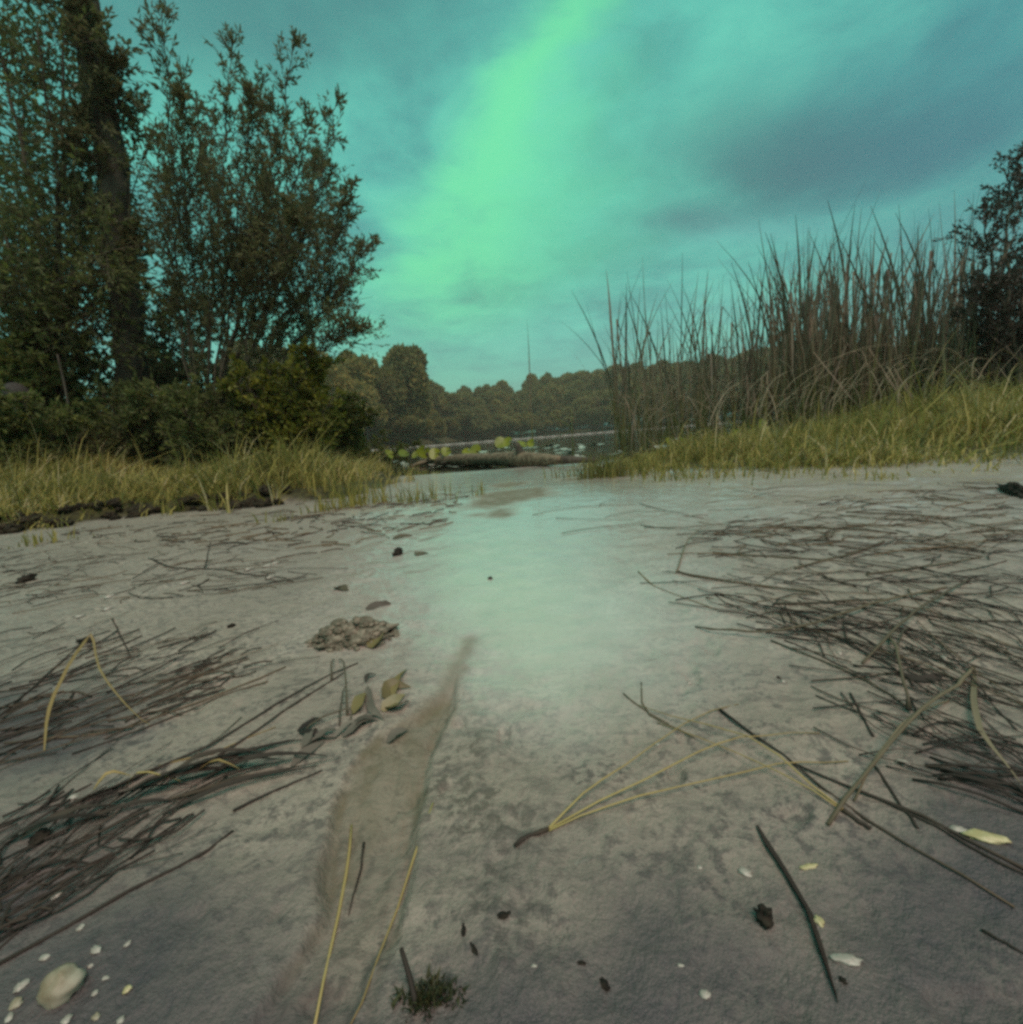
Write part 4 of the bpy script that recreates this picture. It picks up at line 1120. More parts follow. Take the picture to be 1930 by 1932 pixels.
S('stem', 'tan stem arching up from the sand edge', 'stem', [(1275, 1085), (1301, 1025), (1336, 998), (1378, 989)], .0018, M_STEM, c=.7, c1=.6, taper=.8, arch=.008)
S('stem', 'long level reddish stem far across the sand', 'stem', [(1433, 994), (1512, 994), (1578, 1000), (1693, 1007)], .0030, M_STEM, c=.4, c1=.2, taper=1.2)
S('stem', 'long thin reddish stem reaching the frame edge', 'stem', [(1596, 967), (1680, 970), (1763, 976), (1920, 1008)], .0035, M_STEM, c=.5, c1=.4)
S('pine_needle', 'thin orange needle zigzagging from the bare sand to the drift', 'pine needle', [(1204, 1078), (1225, 1100), (1248, 1113), (1310, 1137), (1356, 1153)], .0016, M_STRAW, c=.25, c1=.1)
S('stem', 'dark heavy stem in the middle of the needle drift', 'stem', [(1459, 1141), (1530, 1139), (1609, 1134), (1672, 1133)], .0030, M_STEM, c=.12, c1=.3, taper=.8)
S('stem', 'brown stem along the far side of the needle drift', 'stem', [(1635, 1086), (1697, 1077), (1785, 1064), (1850, 1055)], .0030, M_STEM, c=.35, c1=.5, taper=.7)
S('stem', 'brown stem sloping down to the dark node', 'stem', [(1455, 1213), (1565, 1253), (1653, 1297), (1714, 1337)], .0022, M_STEM, c=.25, c1=.4)
S('pine_needle', 'second dark needle sloping to the same node', 'pine needle', [(1480, 1210), (1600, 1262), (1707, 1333)], .0016, M_NEEDLE, c=.3, c1=.5)
S('twig', 'short straight black twig on bare sand', 'twig', [(1604, 1310), (1626, 1348), (1648, 1387)], .0016, M_NEEDLE, c=.25, taper=.9)
S('pine_needle', 'curved dark needle below the split stem', 'pine needle', [(1652, 1446), (1680, 1490), (1707, 1527), (1731, 1563)], .0014, M_NEEDLE, c=.3, taper=.8)
S('twig', 'short dark twig at the frame edge below the needles', 'twig', [(1852, 1752), (1890, 1776), (1932, 1802)], .0012, M_NEEDLE, c=.25)
S('leaf', 'curled dark leaf near the tan stem', 'leaf', [(1690, 1272), (1725, 1283), (1755, 1284), (1778, 1276)], .0030, M_NEEDLE, c=.15, c1=.3, taper=.8, flat=.6)
for k, (a, b, c_) in enumerate((((1755, 1440), (1850, 1466), (1935, 1476)), ((1748, 1452), (1850, 1480), (1935, 1490)), ((1760, 1462), (1850, 1485), (1935, 1498)), ((1775, 1448), (1870, 1470), (1935, 1484)), ((1721, 1456), (1830, 1500), (1935, 1545)),
                                ((1770, 1377), (1850, 1396), (1935, 1414)), ((1731, 1381), (1856, 1434), (1935, 1456)), ((1790, 1470), (1870, 1492), (1935, 1503)), ((1745, 1436), (1840, 1460), (1935, 1470)), ((1770, 1455), (1860, 1477), (1935, 1494)))):
    S('pine_needle', 'black wet needle in the dark bunch at the frame edge beside the split stem', 'pine needle', [(a[0], a[1] + (k % 5 - 2) * 7), b, (c_[0], c_[1] + (k % 4 - 1.5) * 9)], .0015, M_NEEDLE, 'black needles bunched beside the split stem', c=.12, c1=.2, taper=1.0, arch=.002 + .001 * (k % 3))
# the other side
S('bent_grass_leaf', 'yellow-green grass leaf folded into an upturned V on the sand', 'grass leaf', [(84, 1418), (100, 1365), (140, 1309), (184, 1255), (196, 1300), (240, 1345), (284, 1370)], .0010, M_STRAW, c=.35, c1=.25, taper=.7, lift=[0, .012, .026, .034, .020, .006, 0], flat=.5)
S('pine_needle', 'longest dark needle running from the leaf tangle across the bare sand', 'pine needle', [(140, 1517), (280, 1461), (400, 1409), (520, 1333), (620, 1277), (676, 1255)], .0018, M_NEEDLE, c=.4, c1=.25, taper=.7)
S('pine_needle', 'straight dark needle beside the longest needle', 'pine needle', [(412, 1429), (520, 1357), (580, 1317), (648, 1273)], .0016, M_NEEDLE, c=.4, taper=.8)
S('pine_needle', 'greenish needle fading out between two dark needles', 'pine needle', [(300, 1450), (390, 1428), (440, 1405), (520, 1372)], .0013, M_STRAW, c=.25, c1=.4)
S('pine_needle', 'single dark needle with a thick end below the drift bundle', 'pine needle', [(440, 1530), (500, 1500), (560, 1478), (608, 1456)], .0016, M_NEEDLE, c=.1, c1=.25, taper=.5)
S('pine_needle', 'long dark needle pointing from the frame edge to the bare sand', 'pine needle', [(440, 1568), (380, 1612), (300, 1655), (150, 1738), (-5, 1822)], .0013, M_NEEDLE, c=.25, c1=.3, taper=1.3)
S('pine_needle', 'reddish long needle across the drift', 'pine needle', [(8, 1401), (120, 1390), (240, 1373), (420, 1309), (540, 1261)], .0018, M_NEEDLE, c=.75, c1=.85, taper=.7)
S('pine_needle', 'brown needle with a black end beside the upturned leaf', 'pine needle', [(136, 1423), (280, 1371), (420, 1315), (505, 1285)], .0016, M_NEEDLE, c=.25, c1=.85, taper=.7)
S('twig', 'dark twig lying from the frame edge to the small black leaf', 'twig', [(152, 1215), (80, 1278), (-5, 1352)], .0018, M_NEEDLE, c=.35, taper=1.0)
S('twig', 'small dark twig ending in a black bead', 'twig', [(212, 1169), (230, 1205), (248, 1241)], .0018, M_NEEDLE, c=.5, c1=.1)
S('stem', 'grey stem standing on the leaf tangle below the mud clump', 'stem', [(656, 1353), (655, 1310), (650, 1270), (640, 1246)], .0017, M_STEM, c=.4, c1=.2, arch=.012)
S('stem', 'short grey stem hanging from the mud clump', 'stem', [(626, 1285), (628, 1265), (631, 1246)], .0018, M_STEM, c=.3, arch=.006)
S('stem', 'thin dark stem rising to the grey stem', 'stem', [(641, 1372), (648, 1330), (655, 1290)], .0013, M_STEM, c=.15, arch=.006)
S('stem', 'bent brown stem on top of the leaf tangle', 'stem', [(572, 1383), (600, 1372), (660, 1350), (662, 1362)], .0017, M_STEM, c=.35, arch=.005)
S('twig', 'forked dark twig in the far drift', 'twig', [(280, 1056), (330, 1073), (400, 1073), (460, 1083), (540, 1090)], .0030, M_NEEDLE, c=.3, taper=.6)
S('twig', 'short upright side twig of the far drift', 'twig', [(385, 1072), (393, 1062), (402, 1052)], .0028, M_NEEDLE, c=.3, lift=[0, .01, .03])

STRANDS = []
def drift(n, poly, ang, length, r, mat, label, group, seed, crange, name='pine_needle', bend=.15, as_things=True, mb=None, archs=.0012):
    rr = np.random.default_rng(seed)
    pa = np.array(poly, float); x0, y0 = pa.min(0); x1, y1 = pa.max(0)
    k = 0; tries = 0
    while k < n and tries < n * 40:
        tries += 1
        px, py = rr.uniform(x0, x1), rr.uniform(y0, y1)
        if sdist(np.array([px]), np.array([py]), poly)[0] < 0: continue
        a = rad(ang(px, py) + rr.normal() * bend * 60 * (1.9 if rr.random() < .12 else .8))
        p = G(px, py)
        e = 6.0
        q = G(px + e * math.cos(a), py + e * math.sin(a)); d = q - p; d[2] = 0
        d /= np.linalg.norm(d) + 1e-9
        L = rr.uniform(*length); nrml = np.array([-d[1], d[0], 0]); cu = rr.normal() * bend * L
        s = np.linspace(-.5, .5, 8)
        pts = p + d * (s * L)[:, None] + nrml * (cu * (s * s * 4 - .5))[:, None]
        rad0 = r * rr.uniform(.75, 1.25)
        pts[:, 2] = gtop(pts[:, 0], pts[:, 1]) + rad0 * .9
        pts[:, 2] += rr.uniform(0, archs) * 2 * np.sin(np.linspace(0, math.pi, 8)) + rr.uniform(0, archs)
        c0 = rr.uniform(*crange)
        if as_things:
            m2 = MB(); tube(m2, pts - pts[0], np.linspace(rad0, rad0 * rr.uniform(.3, .8), 8) * (1 + .15 * rr.normal(size=8)), 5, np.linspace(c0, c0 + .15, 8), .62)
            col = 'black' if c0 < .3 else 'dark brown' if c0 < .6 else 'light brown'
            lb, gp = (label(px, py), group(px, py)) if callable(label) else (label, group)
            o = m2.build(name, mat); o.location = pts[0]; tag(o, lb.replace('{c}', col), 'pine needle', col + ' ' + gp)
        else:
            tube(mb, pts[::2] if len(pts) > 4 else pts, rad0, 4, c0, 1.0, False)
        k += 1
def dr_zone(x, y):
    return ('in the far edge of the drift before the reed bank' if y < 1065 else 'at the tip of the drift beside bare sand' if x < 1500 else 'beyond the two crossing stems in the drift' if y < 1140 else 'between the crossing stems and the split stem')
DR = [(1290, 1085), (1500, 1040), (1930, 1010), (1935, 1340), (1760, 1300), (1600, 1265), (1420, 1195)]
ang_r = lambda px, py: np.interp(py, [1000, 1080, 1150, 1260, 1340], [-3, 4, 12, 24, 18])
drift(66, DR, ang_r, (.09, .20), .00062, M_NEEDLE, lambda x, y: '{c} pine needle ' + dr_zone(x, y), lambda x, y: 'needles ' + dr_zone(x, y), 901, (.1, .95), bend=.13)
drift(26, [(1600, 1260), (1935, 1330), (1935, 1540), (1740, 1440), (1560, 1330)], lambda x, y: 18, (.04, .12), .00065, M_NEEDLE, 'short {c} needle scattered round the split stem', 'needles scattered round the split stem', 902, (.05, .5), bend=.16)
DL = [(-10, 1020), (300, 1005), (600, 1040), (560, 1110), (300, 1130), (-10, 1150)]
drift(26, DL, lambda x, y: -2, (.10, .24), .0007, M_NEEDLE, '{c} needle in the far drift below the earth clods', 'needles in the far drift below the clods', 903, (.05, .9), bend=.12)
DL2 = [(-10, 1180), (250, 1200), (470, 1190), (500, 1260), (330, 1360), (-10, 1440)]
drift(36, DL2, lambda x, y: np.interp(y, [1180, 1300, 1440], [-16, -22, -13]), (.07, .18), .00055, M_NEEDLE, '{c} slanting needle in the drift round the upturned V leaf', 'needles round the upturned leaf', 904, (.05, .8), bend=.08)
DL3 = [(-10, 1520), (240, 1480), (380, 1490), (300, 1600), (160, 1690), (-10, 1780)]
drift(20, DL3, lambda x, y: -33, (.06, .16), .0005, M_NEEDLE, '{c} slanting needle in the near corner drift', 'needles in the near corner drift', 905, (.05, .5), bend=.07)
FARP = [(1060, 960), (1300, 925), (1920, 905), (1920, 1010), (1400, 1040), (1150, 1010)]
drift(34, FARP, lambda x, y: -4, (.10, .28), .0010, M_STEM, 'thin {c} stem lying far out on the pale wet sand', 'stems far out on the wet sand', 906, (.2, .6), bend=.12, name='dry_stem')
# the tangle of dark leaves
def tangle():
    r = np.random.default_rng(77)
    core = [(-10, 1588), (150, 1550), (300, 1496), (450, 1456), (600, 1425), (740, 1366)]
    ca = np.array(core, float)
    for k in range(17):
        u0 = r.uniform(0, 2.6); u1 = min(5, u0 + r.uniform(1.2, 2.6))
        us = np.linspace(u0, u1, 5)
        x = np.interp(us, range(6), ca[:, 0]); y = np.interp(us, range(6), ca[:, 1])
        o = r.normal() * 13; sl = r.normal() * 12
        pts = [(a, b + o + sl * (t - .5)) for a, b, t in zip(x, y, np.linspace(0, 1, 5))]
        S('wet_leaf_strip', 'black strap-like wet leaf in the long tangle reaching to the brown channel', 'leaf', pts, r.uniform(.0010, .0021), M_NEEDLE, 'black leaves of the long tangle', c=r.uniform(.05, .7), c1=r.uniform(.05, .4), taper=r.uniform(.4, .9), arch=r.uniform(0, .012), flat=.5)
    for pts, c, lab in (([(240, 1500), (275, 1493), (345, 1488)], .6, 'bright yellow-green leaf piece on the black leaf tangle'), ([(180, 1505), (215, 1492), (250, 1478)], .5, 'orange-yellow needle piece at the start of the tangle'),
                        ([(370, 1475), (410, 1470), (455, 1468)], .35, 'olive leaf piece in the middle of the tangle')):
        S('leaf_piece', lab, 'leaf', pts, .0009, M_STRAW, c=c, flat=.4, arch=.006, lift=[.004, .006, .004])
    for k in range(9):
        u = r.uniform(0, 1); x, y = 560 + 170 * u, 1420 - 62 * u + r.normal() * 10
        L = r.uniform(40, 80); a = rad(-24 + r.normal() * 9)
        S('grey_wet_leaf', 'grey wet leaf strip in the silvery end of the tangle', 'leaf', [(x - L * math.cos(a) / 2, y - L * math.sin(a) / 2), (x, y - r.uniform(2, 6)), (x + L * math.cos(a) / 2, y + L * math.sin(a) / 2)], r.uniform(.0018, .0032), M_GREYLEAF,
          'silvery leaves at the end of the tangle', c=r.uniform(.2, .9), taper=.5, flat=.25, arch=r.uniform(.001, .004))
    # dry curled leaves by the clump
    for pts, rr, mat, c, lab in (([(693, 1300), (698, 1330), (708, 1352), (725, 1364)], .0030, M_GREYLEAF, .95, 'curled pale leaf standing up at the end of the tangle'),
                                 ([(690, 1290), (697, 1282), (712, 1278)], .0018, M_GREYLEAF, .1, 'dark torn tip above the curled pale leaf'),
                                 ([(722, 1345), (745, 1328), (765, 1312)], .0040, M_DRYLEAF, .8, 'pale strip of leaf across the brown leaf patch'),
                                 ([(742, 1318), (750, 1292), (768, 1268)], .0030, M_DRYLEAF, .6, 'upright brown leaf reaching to the wet sand'),
                                 ([(725, 1320), (738, 1302), (775, 1300)], .0048, M_DRYLEAF, .15, 'flat olive brown leaf beside the curled leaf'),
                                 ([(728, 1335), (750, 1340), (772, 1325)], .0044, M_DRYLEAF, .25, 'olive brown leaf under the pale strip'),
                                 ([(668, 1352), (680, 1330), (690, 1310)], .0040, M_DRYLEAF, .5, 'tan leaf leaning on the curled pale leaf'),
                                 ([(562, 1382), (590, 1370), (608, 1360)], .0020, M_NEEDLE, .1, 'black triangular leaf scrap beside the tangle'),
                                 ([(565, 1384), (590, 1394), (615, 1390)], .0018, M_NEEDLE, .1, 'black folded leaf scrap below the triangular one'),
                                 ([(730, 1395), (750, 1385), (770, 1372)], .0030, M_GREYLEAF, .9, 'small pale leaf strip at the edge of the brown channel')):
        S('leaf', lab, 'leaf', pts, rr, mat, c=c * .75, taper=.6, flat=.3, arch=.003)
tangle()
mbl = MB()
drift(110, DR, ang_r, (.03, .14), .0006, M_NEEDLE, None, None, 911, (.05, .6), bend=.2, as_things=False, mb=mbl)
drift(200, [(1300, 960), (1930, 900), (1930, 1040), (1320, 1050)], lambda x, y: -3, (.02, .14), .0007, M_NEEDLE, None, None, 912, (.3, 1), bend=.2, as_things=False, mb=mbl)
drift(150, DL, lambda x, y: -2, (.02, .12), .0006, M_NEEDLE, None, None, 913, (.05, .9), bend=.2, as_things=False, mb=mbl)
drift(100, DL2, lambda x, y: -18, (.02, .08), .0007, M_NEEDLE, None, None, 914, (.05, .7), bend=.15, as_things=False, mb=mbl)
drift(60, DL3, lambda x, y: -30, (.01, .05), .0006, M_NEEDLE, None, None, 915, (.05, .5), bend=.2, as_things=False, mb=mbl)
drift(220, [(560, 950), (900, 920), (830, 1000), (640, 1040), (60, 1010), (200, 990)], lambda x, y: -5, (.02, .12), .0012, M_NEEDLE, None, None, 916, (.3, 1), bend=.2, as_things=False, mb=mbl)
tag(mbl.build('needle_litter', M_NEEDLE), 'fine broken needles and bits strewn over the drifts', kind='stuff')


# ------------------------------------------------------------------ mud clump, stones and small things on the sand
def mud_clump():
    c = G(652, 1228)
    t = empty('mud_clump', c, 'crumbly clump of grey-brown mud standing on the sand beside the brown channel', 'mud clump')
    r = np.random.default_rng(9)
    lump('body', None, None, c + np.array([0, .03, -.006]), .037, .026, .0135, M_MUD, 601, .5, .25, 48, 30, 5.0, parent=t)
    for k in range(230):
        a = r.uniform(0, 6.28); q = r.uniform(0, 1) ** .6 * 1.15
        hh = max(0., 1 - q * q) * .013 * (1 + .5 * math.sin(a * 2 + 1))
        p = c + np.array([.042 * q * math.cos(a), .03 + .030 * q * math.sin(a), 0]); p[2] = gz(p[0], p[1]) + hh
        z_ = r.uniform(.6, 1.3) * (.0042 if q < .8 else .0026)
        lump('crumb', None, None, p, z_ * r.uniform(.8, 1.5), z_, z_ * r.uniform(.6, .9), M_MUD, 610 + k % 40, .55, r.uniform(0, 3), 10, 7, 2.5, parent=t)
    o = S('leaf', 'flat brown leaf stuck under the mud clump', 'leaf', [(690, 1150), (715, 1145), (738, 1140)], .005, M_GREYLEAF, c=.4, taper=.9, flat=.15, arch=.001)
    S('leaf', 'orange-brown leaf at the wet side of the mud clump', 'leaf', [(700, 1225), (715, 1215), (730, 1200)], .008, M_DRYLEAF, c=.35, taper=.7, flat=.2, arch=.003)
mud_clump()
def pebble(px, py, w, h, ang, mat, label, seed, nm='pebble', rough=.3, zf=.5, group=None):
    """w, h: size across and along in photograph pixels, laid on the ground there"""
    p = G(px, py); a = rad(ang)
    q = G(px + w * .5 * math.cos(a), py + w * .5 * math.sin(a)); sx = np.linalg.norm((q - p)[:2])
    rz = math.atan2(q[1] - p[1], q[0] - p[0])
    q2 = G(px - h * .5 * math.sin(a), py + h * .5 * math.cos(a)); sy = np.linalg.norm((q2 - p)[:2]) * .85
    p[2] = gz(p[0], p[1])
    return lump(nm, label, nm.replace('_', ' '), p, sx * .86, sy * .86, min(sx, sy) * zf, mat, seed, rough * 1.5, rz, 20, 13, 2.0, group, .42)
pebble(118, 1872, 118, 62, -45, M_ROCK, 'largest rounded tan stone in the near corner', 701, 'stone', .18, .75)
for k, (x, y, w, h, a, lab) in enumerate(((108, 1688, 18, 14, 0, 'white pebble between the black slanting needles'), (152, 1752, 22, 10, -50, 'slim white pebble below the corner needles'), (182, 1798, 24, 20, -40, 'round white pebble above the large stone'),
                                  (241, 1787, 22, 9, -45, 'slim white pebble farthest out on the sand from the large stone'), (84, 1808, 22, 16, -45, 'oval white pebble beside the corner needles'), (40, 1862, 44, 18, -40, 'long pale pebble beside the large stone at the frame edge'),
                                  (30, 1896, 40, 20, -40, 'tan flat pebble under the long pale pebble'), (200, 1848, 14, 10, 0, 'tiny white pebble to the side of the large stone'), (180, 1878, 20, 11, -35, 'small white pebble below the large stone'),
                                  (172, 1828, 14, 8, -50, 'thin white chip touching the large stone'), (18, 1922, 26, 18, -30, 'pale pebble in the very corner'), (126, 1928, 30, 18, -30, 'pale flat pebble at the frame bottom under the large stone'),
                                  (182, 1922, 24, 14, -40, 'tan pebble at the frame bottom near the large stone'), (228, 1926, 22, 14, -30, 'grey pebble at the frame bottom'))):
    pebble(x, y, w, h, a, M_PEBBLE if k not in (6, 12) else M_ROCK, lab, 710 + k)
pebble(240, 1870, 24, 14, -55, M_PEBBLE_Y, 'small yellow pebble to the side of the large stone', 730)
pebble(1330, 1870, 26, 22, 0, M_PEBBLE, 'bright white round pebble near the frame bottom', 731)
pebble(1597, 1812, 66, 24, 8, M_PEBBLE, 'long white shell chip beside the black strap leaf', 732)
pebble(1405, 1641, 36, 16, 20, M_PEBBLE, 'small white shell chip above the dark lump', 733)
pebble(1546, 1737, 28, 18, 60, M_PEBBLE_Y, 'yellowish chip beside the black strap leaf', 734)
pebble(1525, 1633, 42, 14, -10, M_PEBBLE_Y, 'pale olive chip with a dark side near the strap leaf top', 735)
pebble(1860, 1580, 96, 24, 10, M_PEBBLE_Y, 'yellowish leaf-like chip near the black needle bunch', 736)
pebble(1810, 1563, 46, 14, 15, M_PEBBLE, 'pale chip next to the yellowish chip', 737)
pebble(1703, 1436, 34, 12, 10, M_PEBBLE, 'pale chip between the split stem and the black bunch', 738)
pebble(1320, 1634, 12, 9, 0, M_PEBBLE, 'tiny white pebble on open sand', 739)
pebble(1305, 1361, 10, 7, 0, M_PEBBLE, 'tiny white pebble beside the kinked twig', 740)
pebble(1240, 1405, 12, 8, 0, M_PEBBLE, 'small white pebble below the kinked twig', 741)
pebble(1008, 1826, 12, 9, 0, M_PEBBLE, 'tiny white pebble above the moss tuft', 742)
pebble(1284, 1819, 16, 9, 0, M_PEBBLE, 'small white pebble above the bright round pebble', 743)
pebble(140, 1507, 16, 12, 0, M_PEBBLE, 'white pebble just above the black tangle', 744)
for k, (x, y) in enumerate(((505, 1067), (520, 1062), (350, 1102), (208, 1127), (205, 1150), (152, 1165), (510, 1090), (470, 1075), (1490, 1156), (1535, 1174), (1583, 1233), (1477, 1283), (1300, 1290), (1730, 1190), (1780, 1243), (1595, 1168))):
    pebble(x, y, 11, 6, 0, M_PEBBLE, 'small white shell fragment among the needle drifts', 750 + k, 'shell_fragment', .4, .5, 'shell fragments among the drifts')
pebble(1440, 1737, 44, 38, 20, M_DARK, 'jagged black lump alone on the near sand', 781, 'dark_lump', .6, .95)
pebble(752, 1046, 16, 9, 0, M_DARK, 'dark round lump on the wet sand beyond the mud clump', 782, 'dark_lump', .5, .9)
pebble(1916, 930, 44, 26, 0, M_DARK, 'black lump at the frame edge before the tall grass', 783, 'dark_lump', .5, .9)
pebble(438, 1184, 14, 6, 0, M_DARK, 'small dark lump on dry sand beside the mud clump', 784, 'dark_lump', .5, .7)
pebble(160, 1210, 30, 8, -20, M_DARK, 'small black leaf-like lump in the drift', 785, 'dark_lump', .5, .4)
pebble(52, 1098, 20, 7, 0, M_DARK, 'dark lump in the far drift below the clods', 786, 'dark_lump', .5, .7)
pebble(72, 1585, 56, 26, -20, M_DARK, 'large black lump under the start of the tangle', 787, 'dark_lump', .6, .4)
for k, (x, y, w, h, a) in enumerate(((950, 1736, 24, 14, -20), (895, 1796, 26, 12, 60), (875, 1764, 24, 12, 90), (1140, 1848, 34, 16, 60), (1097, 1815, 16, 10, 0), (1470, 1275, 9, 5, 0), (925, 1092, 9, 3, 0), (640, 1112, 10, 3, 0), (1590, 1850, 20, 12, 30))):
    pebble(x, y, w, h, a, M_DARK, 'small dark crumb lying on the open sand', 790 + k, 'dark_crumb', .6, .5, 'dark crumbs on the open sand')
for x0, y0, x1, y1, lab in ((742, 1018, 778, 1012, 'short brown leaf scrap on the wet sand beyond the dark round lump'), (784, 1049, 808, 1045, 'small brown scrap beside the dark round lump'), (632, 1113, 658, 1117, 'thin brown scrap on the sand above the mud clump')):
    S('leaf_scrap', lab, 'leaf', [(x0, y0), ((x0 + x1) / 2, (y0 + y1) / 2 - 2), (x1, y1)], .007, M_STEM, c=.35, flat=.3)
def moss():
    c = G(812, 1905); r = np.random.default_rng(4)
    t = empty('moss_tuft', c, 'dark green and brown moss tuft at the frame bottom', 'moss')
    mb = MB(); n = 520
    b = np.stack([r.normal(size=n) * .0046, r.normal(size=n) * .0024 + .004, np.full(n, -.002)], 1)
    blades(mb, b, r.uniform(.002, .007, n), r.uniform(.0008, .0018, n), r.uniform(.1, .9, n), r.uniform(0, 6.28, n), r.uniform(0, 1, n))
    mb.build('fronds', M_MOSS, t, False).location = c
    t.children[0].matrix_parent_inverse = Matrix(); t.children[0].location = (0, 0, 0); t.children[0]['kind'] = 'stuff'
    q = [G(786, 1900), G(774, 1862), G(762, 1830)]
    mb = MB(); pts = spline([q[0], q[1] + np.array([0, 0, .006]), q[2] + np.array([0, 0, .010])], 8) - c
    tube(mb, pts, np.linspace(.0012, .0008, 8), 6, .2); o = mb.build('stalk', M_NEEDLE); o.parent = t
moss()


# ------------------------------------------------------------------ person sitting among the plants
def person():
    base = on_ground(P(36, 800, 4.1)); base[2] += .02
    hd = P(33, 748, 4.1)
    t = empty('person', base, 'person with short grey hair, dark glasses and olive shirt sitting low behind the grass', 'person')
    B = Vector(base)
    def skin(name, joints, edges, radii, mat, root=0):
        me = bpy.data.meshes.new(name)
        me.from_pydata([tuple(j) for j in joints], edges, [])
        o = mk(name, me, mat)
        o.parent = t
        bpy.context.view_layer.update()
        o.modifiers.new('Skin', 'SKIN').use_smooth_shade = True
        if not me.skin_vertices: me.attributes  # layer is made with the modifier
        sv = me.skin_vertices[0].data if len(me.skin_vertices) else None
        if sv is not None:
            for k, rr in enumerate(radii):
                sv[k].radius = rr if isinstance(rr, tuple) else (rr, rr); sv[k].use_root = (k == root)
        o.modifiers.new('Sub', 'SUBSURF').levels = 2
        o.modifiers['Sub'].render_levels = 2
        return o
    m_skin = plain('skin', (.36, .20, .15), (.42, .25, .19), 20, .5, .4, .05)
    m_shirt = plain('olive_shirt', (.16, .16, .085), (.22, .215, .12), 25, .9, .1, .4, .01)
    m_trou = plain('dark_trousers', (.03, .032, .04), (.05, .05, .06), 25, .9, .1, .3, .01)
    m_hair = plain('grey_hair', (.03, .026, .024), (.08, .068, .06), 160, .7, .2, .9, .006)
    m_glass = plain('dark_glasses', (.008, .008, .01), (.012, .012, .014), 10, .15, .6, .0)
    h = Vector(hd) - B                         # head centre, local
    nk = h + Vector((-.02, .06, -.15))
    pel = Vector((-.02, .28, .12))
    ch = nk * .72 + pel * .28 + Vector((0, .02, 0)); wa = nk * .32 + pel * .68 + Vector((0, .05, 0))
    sl, sr = nk + Vector((-.19, .03, -.05)), nk + Vector((.19, -.01, -.05))
    el, er = sl + Vector((-.06, -.10, -.26)), sr + Vector((.06, -.12, -.25))
    hl, hr = Vector((-.08, -.22, .22)), Vector((.10, -.24, .22))
    kl, kr = Vector((-.34, -.16, .20)), Vector((.32, -.18, .20))
    al, ar = Vector((.05, -.30, .05)), Vector((-.06, -.36, .05))
    fl, fr = Vector((.17, -.33, .04)), Vector((-.18, -.38, .04))
    hipl, hipr = pel + Vector((-.10, 0, 0)), pel + Vector((.10, 0, 0))
    J = [pel, wa, ch, nk, nk * .5 + h * .5, h + Vector((0, 0, -.02)), h + Vector((0, .01, .05)), sl, el, hl, sr, er, hr, hipl, kl, al, fl, hipr, kr, ar, fr]
    E = [(0, 1), (1, 2), (2, 3), (3, 4), (4, 5), (5, 6), (2, 7), (7, 8), (8, 9), (2, 10), (10, 11), (11, 12), (0, 13), (13, 14), (14, 15), (15, 16), (0, 17), (17, 18), (18, 19), (19, 20)]
    R = [.13, .125, .135, .06, .055, (.078, .092), (.070, .085), .055, .042, .028, .055, .042, .028, .08, .06, .042, .03, .08, .06, .042, .03]
    body = skin('body', J, E, R, m_skin)
    skin('shirt', [pel, wa, ch, nk + Vector((0, 0, -.02)), sl, sl * .3 + el * .7, sr, sr * .3 + er * .7], [(0, 1), (1, 2), (2, 3), (2, 4), (4, 5), (2, 6), (6, 7)], [.145, .142, .152, .072, .075, .062, .075, .062], m_shirt)
    skin('trousers', [pel + Vector((0, 0, -.01)), hipl, kl, al, hipr, kr, ar], [(0, 1), (1, 2), (2, 3), (0, 4), (4, 5), (5, 6)], [.148, .10, .076, .058, .10, .076, .058], m_trou)
    # fingers closed on each other
    for wr, sgn in ((hl, 1), (hr, -1)):
        for k in range(4):
            a = wr + Vector((sgn * .03, -.03 - .004 * k, .024 - .016 * k)); L = (.07, .078, .074, .058)[k]
            skin('finger', [a, a + Vector((sgn * L * .5, -.03, -.006)), a + Vector((sgn * L * .9, -.02, -.025))], [(0, 1), (1, 2)], [.009, .0085, .0075], m_skin)
        a = wr + Vector((sgn * .01, -.02, .03))
        skin('thumb', [a, a + Vector((sgn * .03, -.02, .02)), a + Vector((sgn * .055, -.03, .015))], [(0, 1), (1, 2)], [.011, .010, .008], m_skin)
    # hair over the back and top, face looking down towards the sand
    f = Vector((.55, -.52, -.66)).normalized(); s = Vector((.85, .50, 0)).normalized(); u = s.cross(f) * -1
    if u.z < 0: u = -u
    mb = MB(); nu, nv = 22, 9
    vs = []
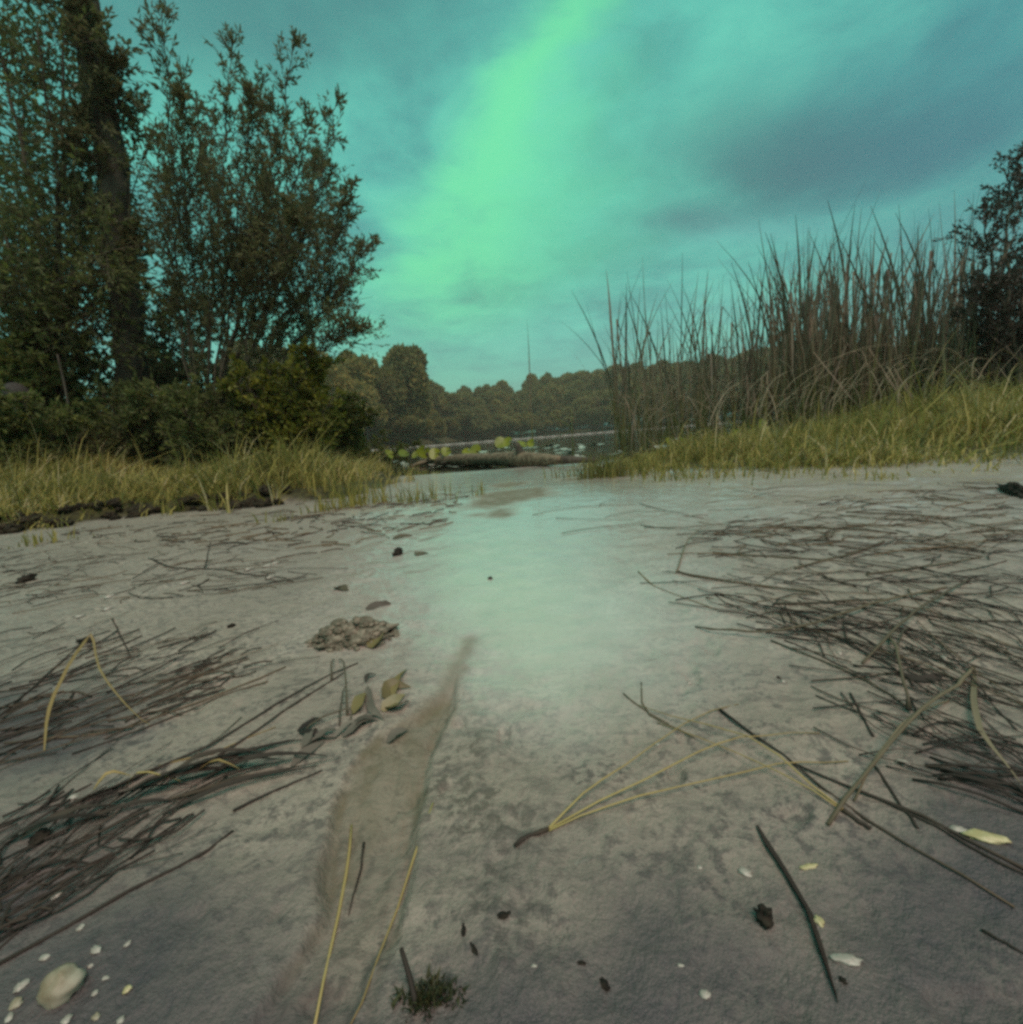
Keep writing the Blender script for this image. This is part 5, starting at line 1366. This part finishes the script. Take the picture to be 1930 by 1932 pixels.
    for i in range(nv):
        for j in range(nu):
            ph = 2 * math.pi * j / nu
            th = rad(2 + (105 - 62 * max(0, math.cos(ph))) * i / (nv - 1))
            d = u * math.cos(th) + (f * math.cos(ph) + s * math.sin(ph)) * math.sin(th)
            lim = 1.0
            p_ = h + Vector((0, .005, .012)) + Vector((d.x * .083, d.y * .098, d.z * .105)) * lim
            vs.append(p_ * 1.0)
    i = np.arange(nv - 1)[:, None] * nu; j = np.arange(nu)[None]; k = (j + 1) % nu
    mb.add(np.array([tuple(v) for v in vs]), np.stack([i + j, i + nu + j, i + nu + k, i + k], -1).reshape(-1, 4))
    mb.build('hair', m_hair).parent = t
    fc = h + Vector((f.x * .078, f.y * .09, f.z * .09))
    for sg in (-1, 1):
        lump('lens', None, None, np.array(B + fc + s * (.034 * sg) + u * .018), .026, .010, .019, m_glass, 5, .05, math.atan2(s.y, s.x), 14, 8, 1, parent=t)
        lump('ear', None, None, np.array(B + h + s * (.080 * sg) - u * .012), .010, .022, .030, m_skin, 6, .1, math.atan2(s.y, s.x), 10, 8, 1, parent=t)
    mb = MB(); tube(mb, np.array([tuple(fc + u * .012), tuple(fc + f * .014 - u * .008), tuple(fc + f * .022 - u * .026), tuple(fc + f * .004 - u * .034)]), [.009, .012, .014, .006], 8)
    mb.build('nose', m_skin).parent = t
    mb = MB(); tube(mb, np.array([tuple(fc - u * .052 - s * .024 - f * .004), tuple(fc - u * .050 + f * .006), tuple(fc - u * .052 + s * .024 - f * .004)]), .005, 7)
    mb.build('mouth', plain('lips', (.25, .10, .085), (.30, .13, .10), 20, .5)).parent = t
person()


# ------------------------------------------------------------------ the damp air over the lake
def haze():
    m, N = matn('haze_air')
    v = N.n('ShaderNodeVolumePrincipled')
    v.inputs['Color'].default_value = (.92, .82, .68, 1)
    v.inputs['Density'].default_value = .0014
    o = N.n('ShaderNodeOutputMaterial'); N.l(v.outputs[0], o.inputs['Volume'])
    mb = MB()
    x0, x1, y0, y1, z0, z1 = -950, 950, -950, 950, -4, 60
    vs = [(x, y, z) for z in (z0, z1) for y in (y0, y1) for x in (x0, x1)]
    mb.add(vs, [(0, 2, 3, 1), (4, 5, 7, 6), (0, 1, 5, 4), (2, 6, 7, 3), (0, 4, 6, 2), (1, 3, 7, 5)])
    tag(mb.build('haze', m, None, False), 'thin damp haze over the lake', kind='stuff')
haze()
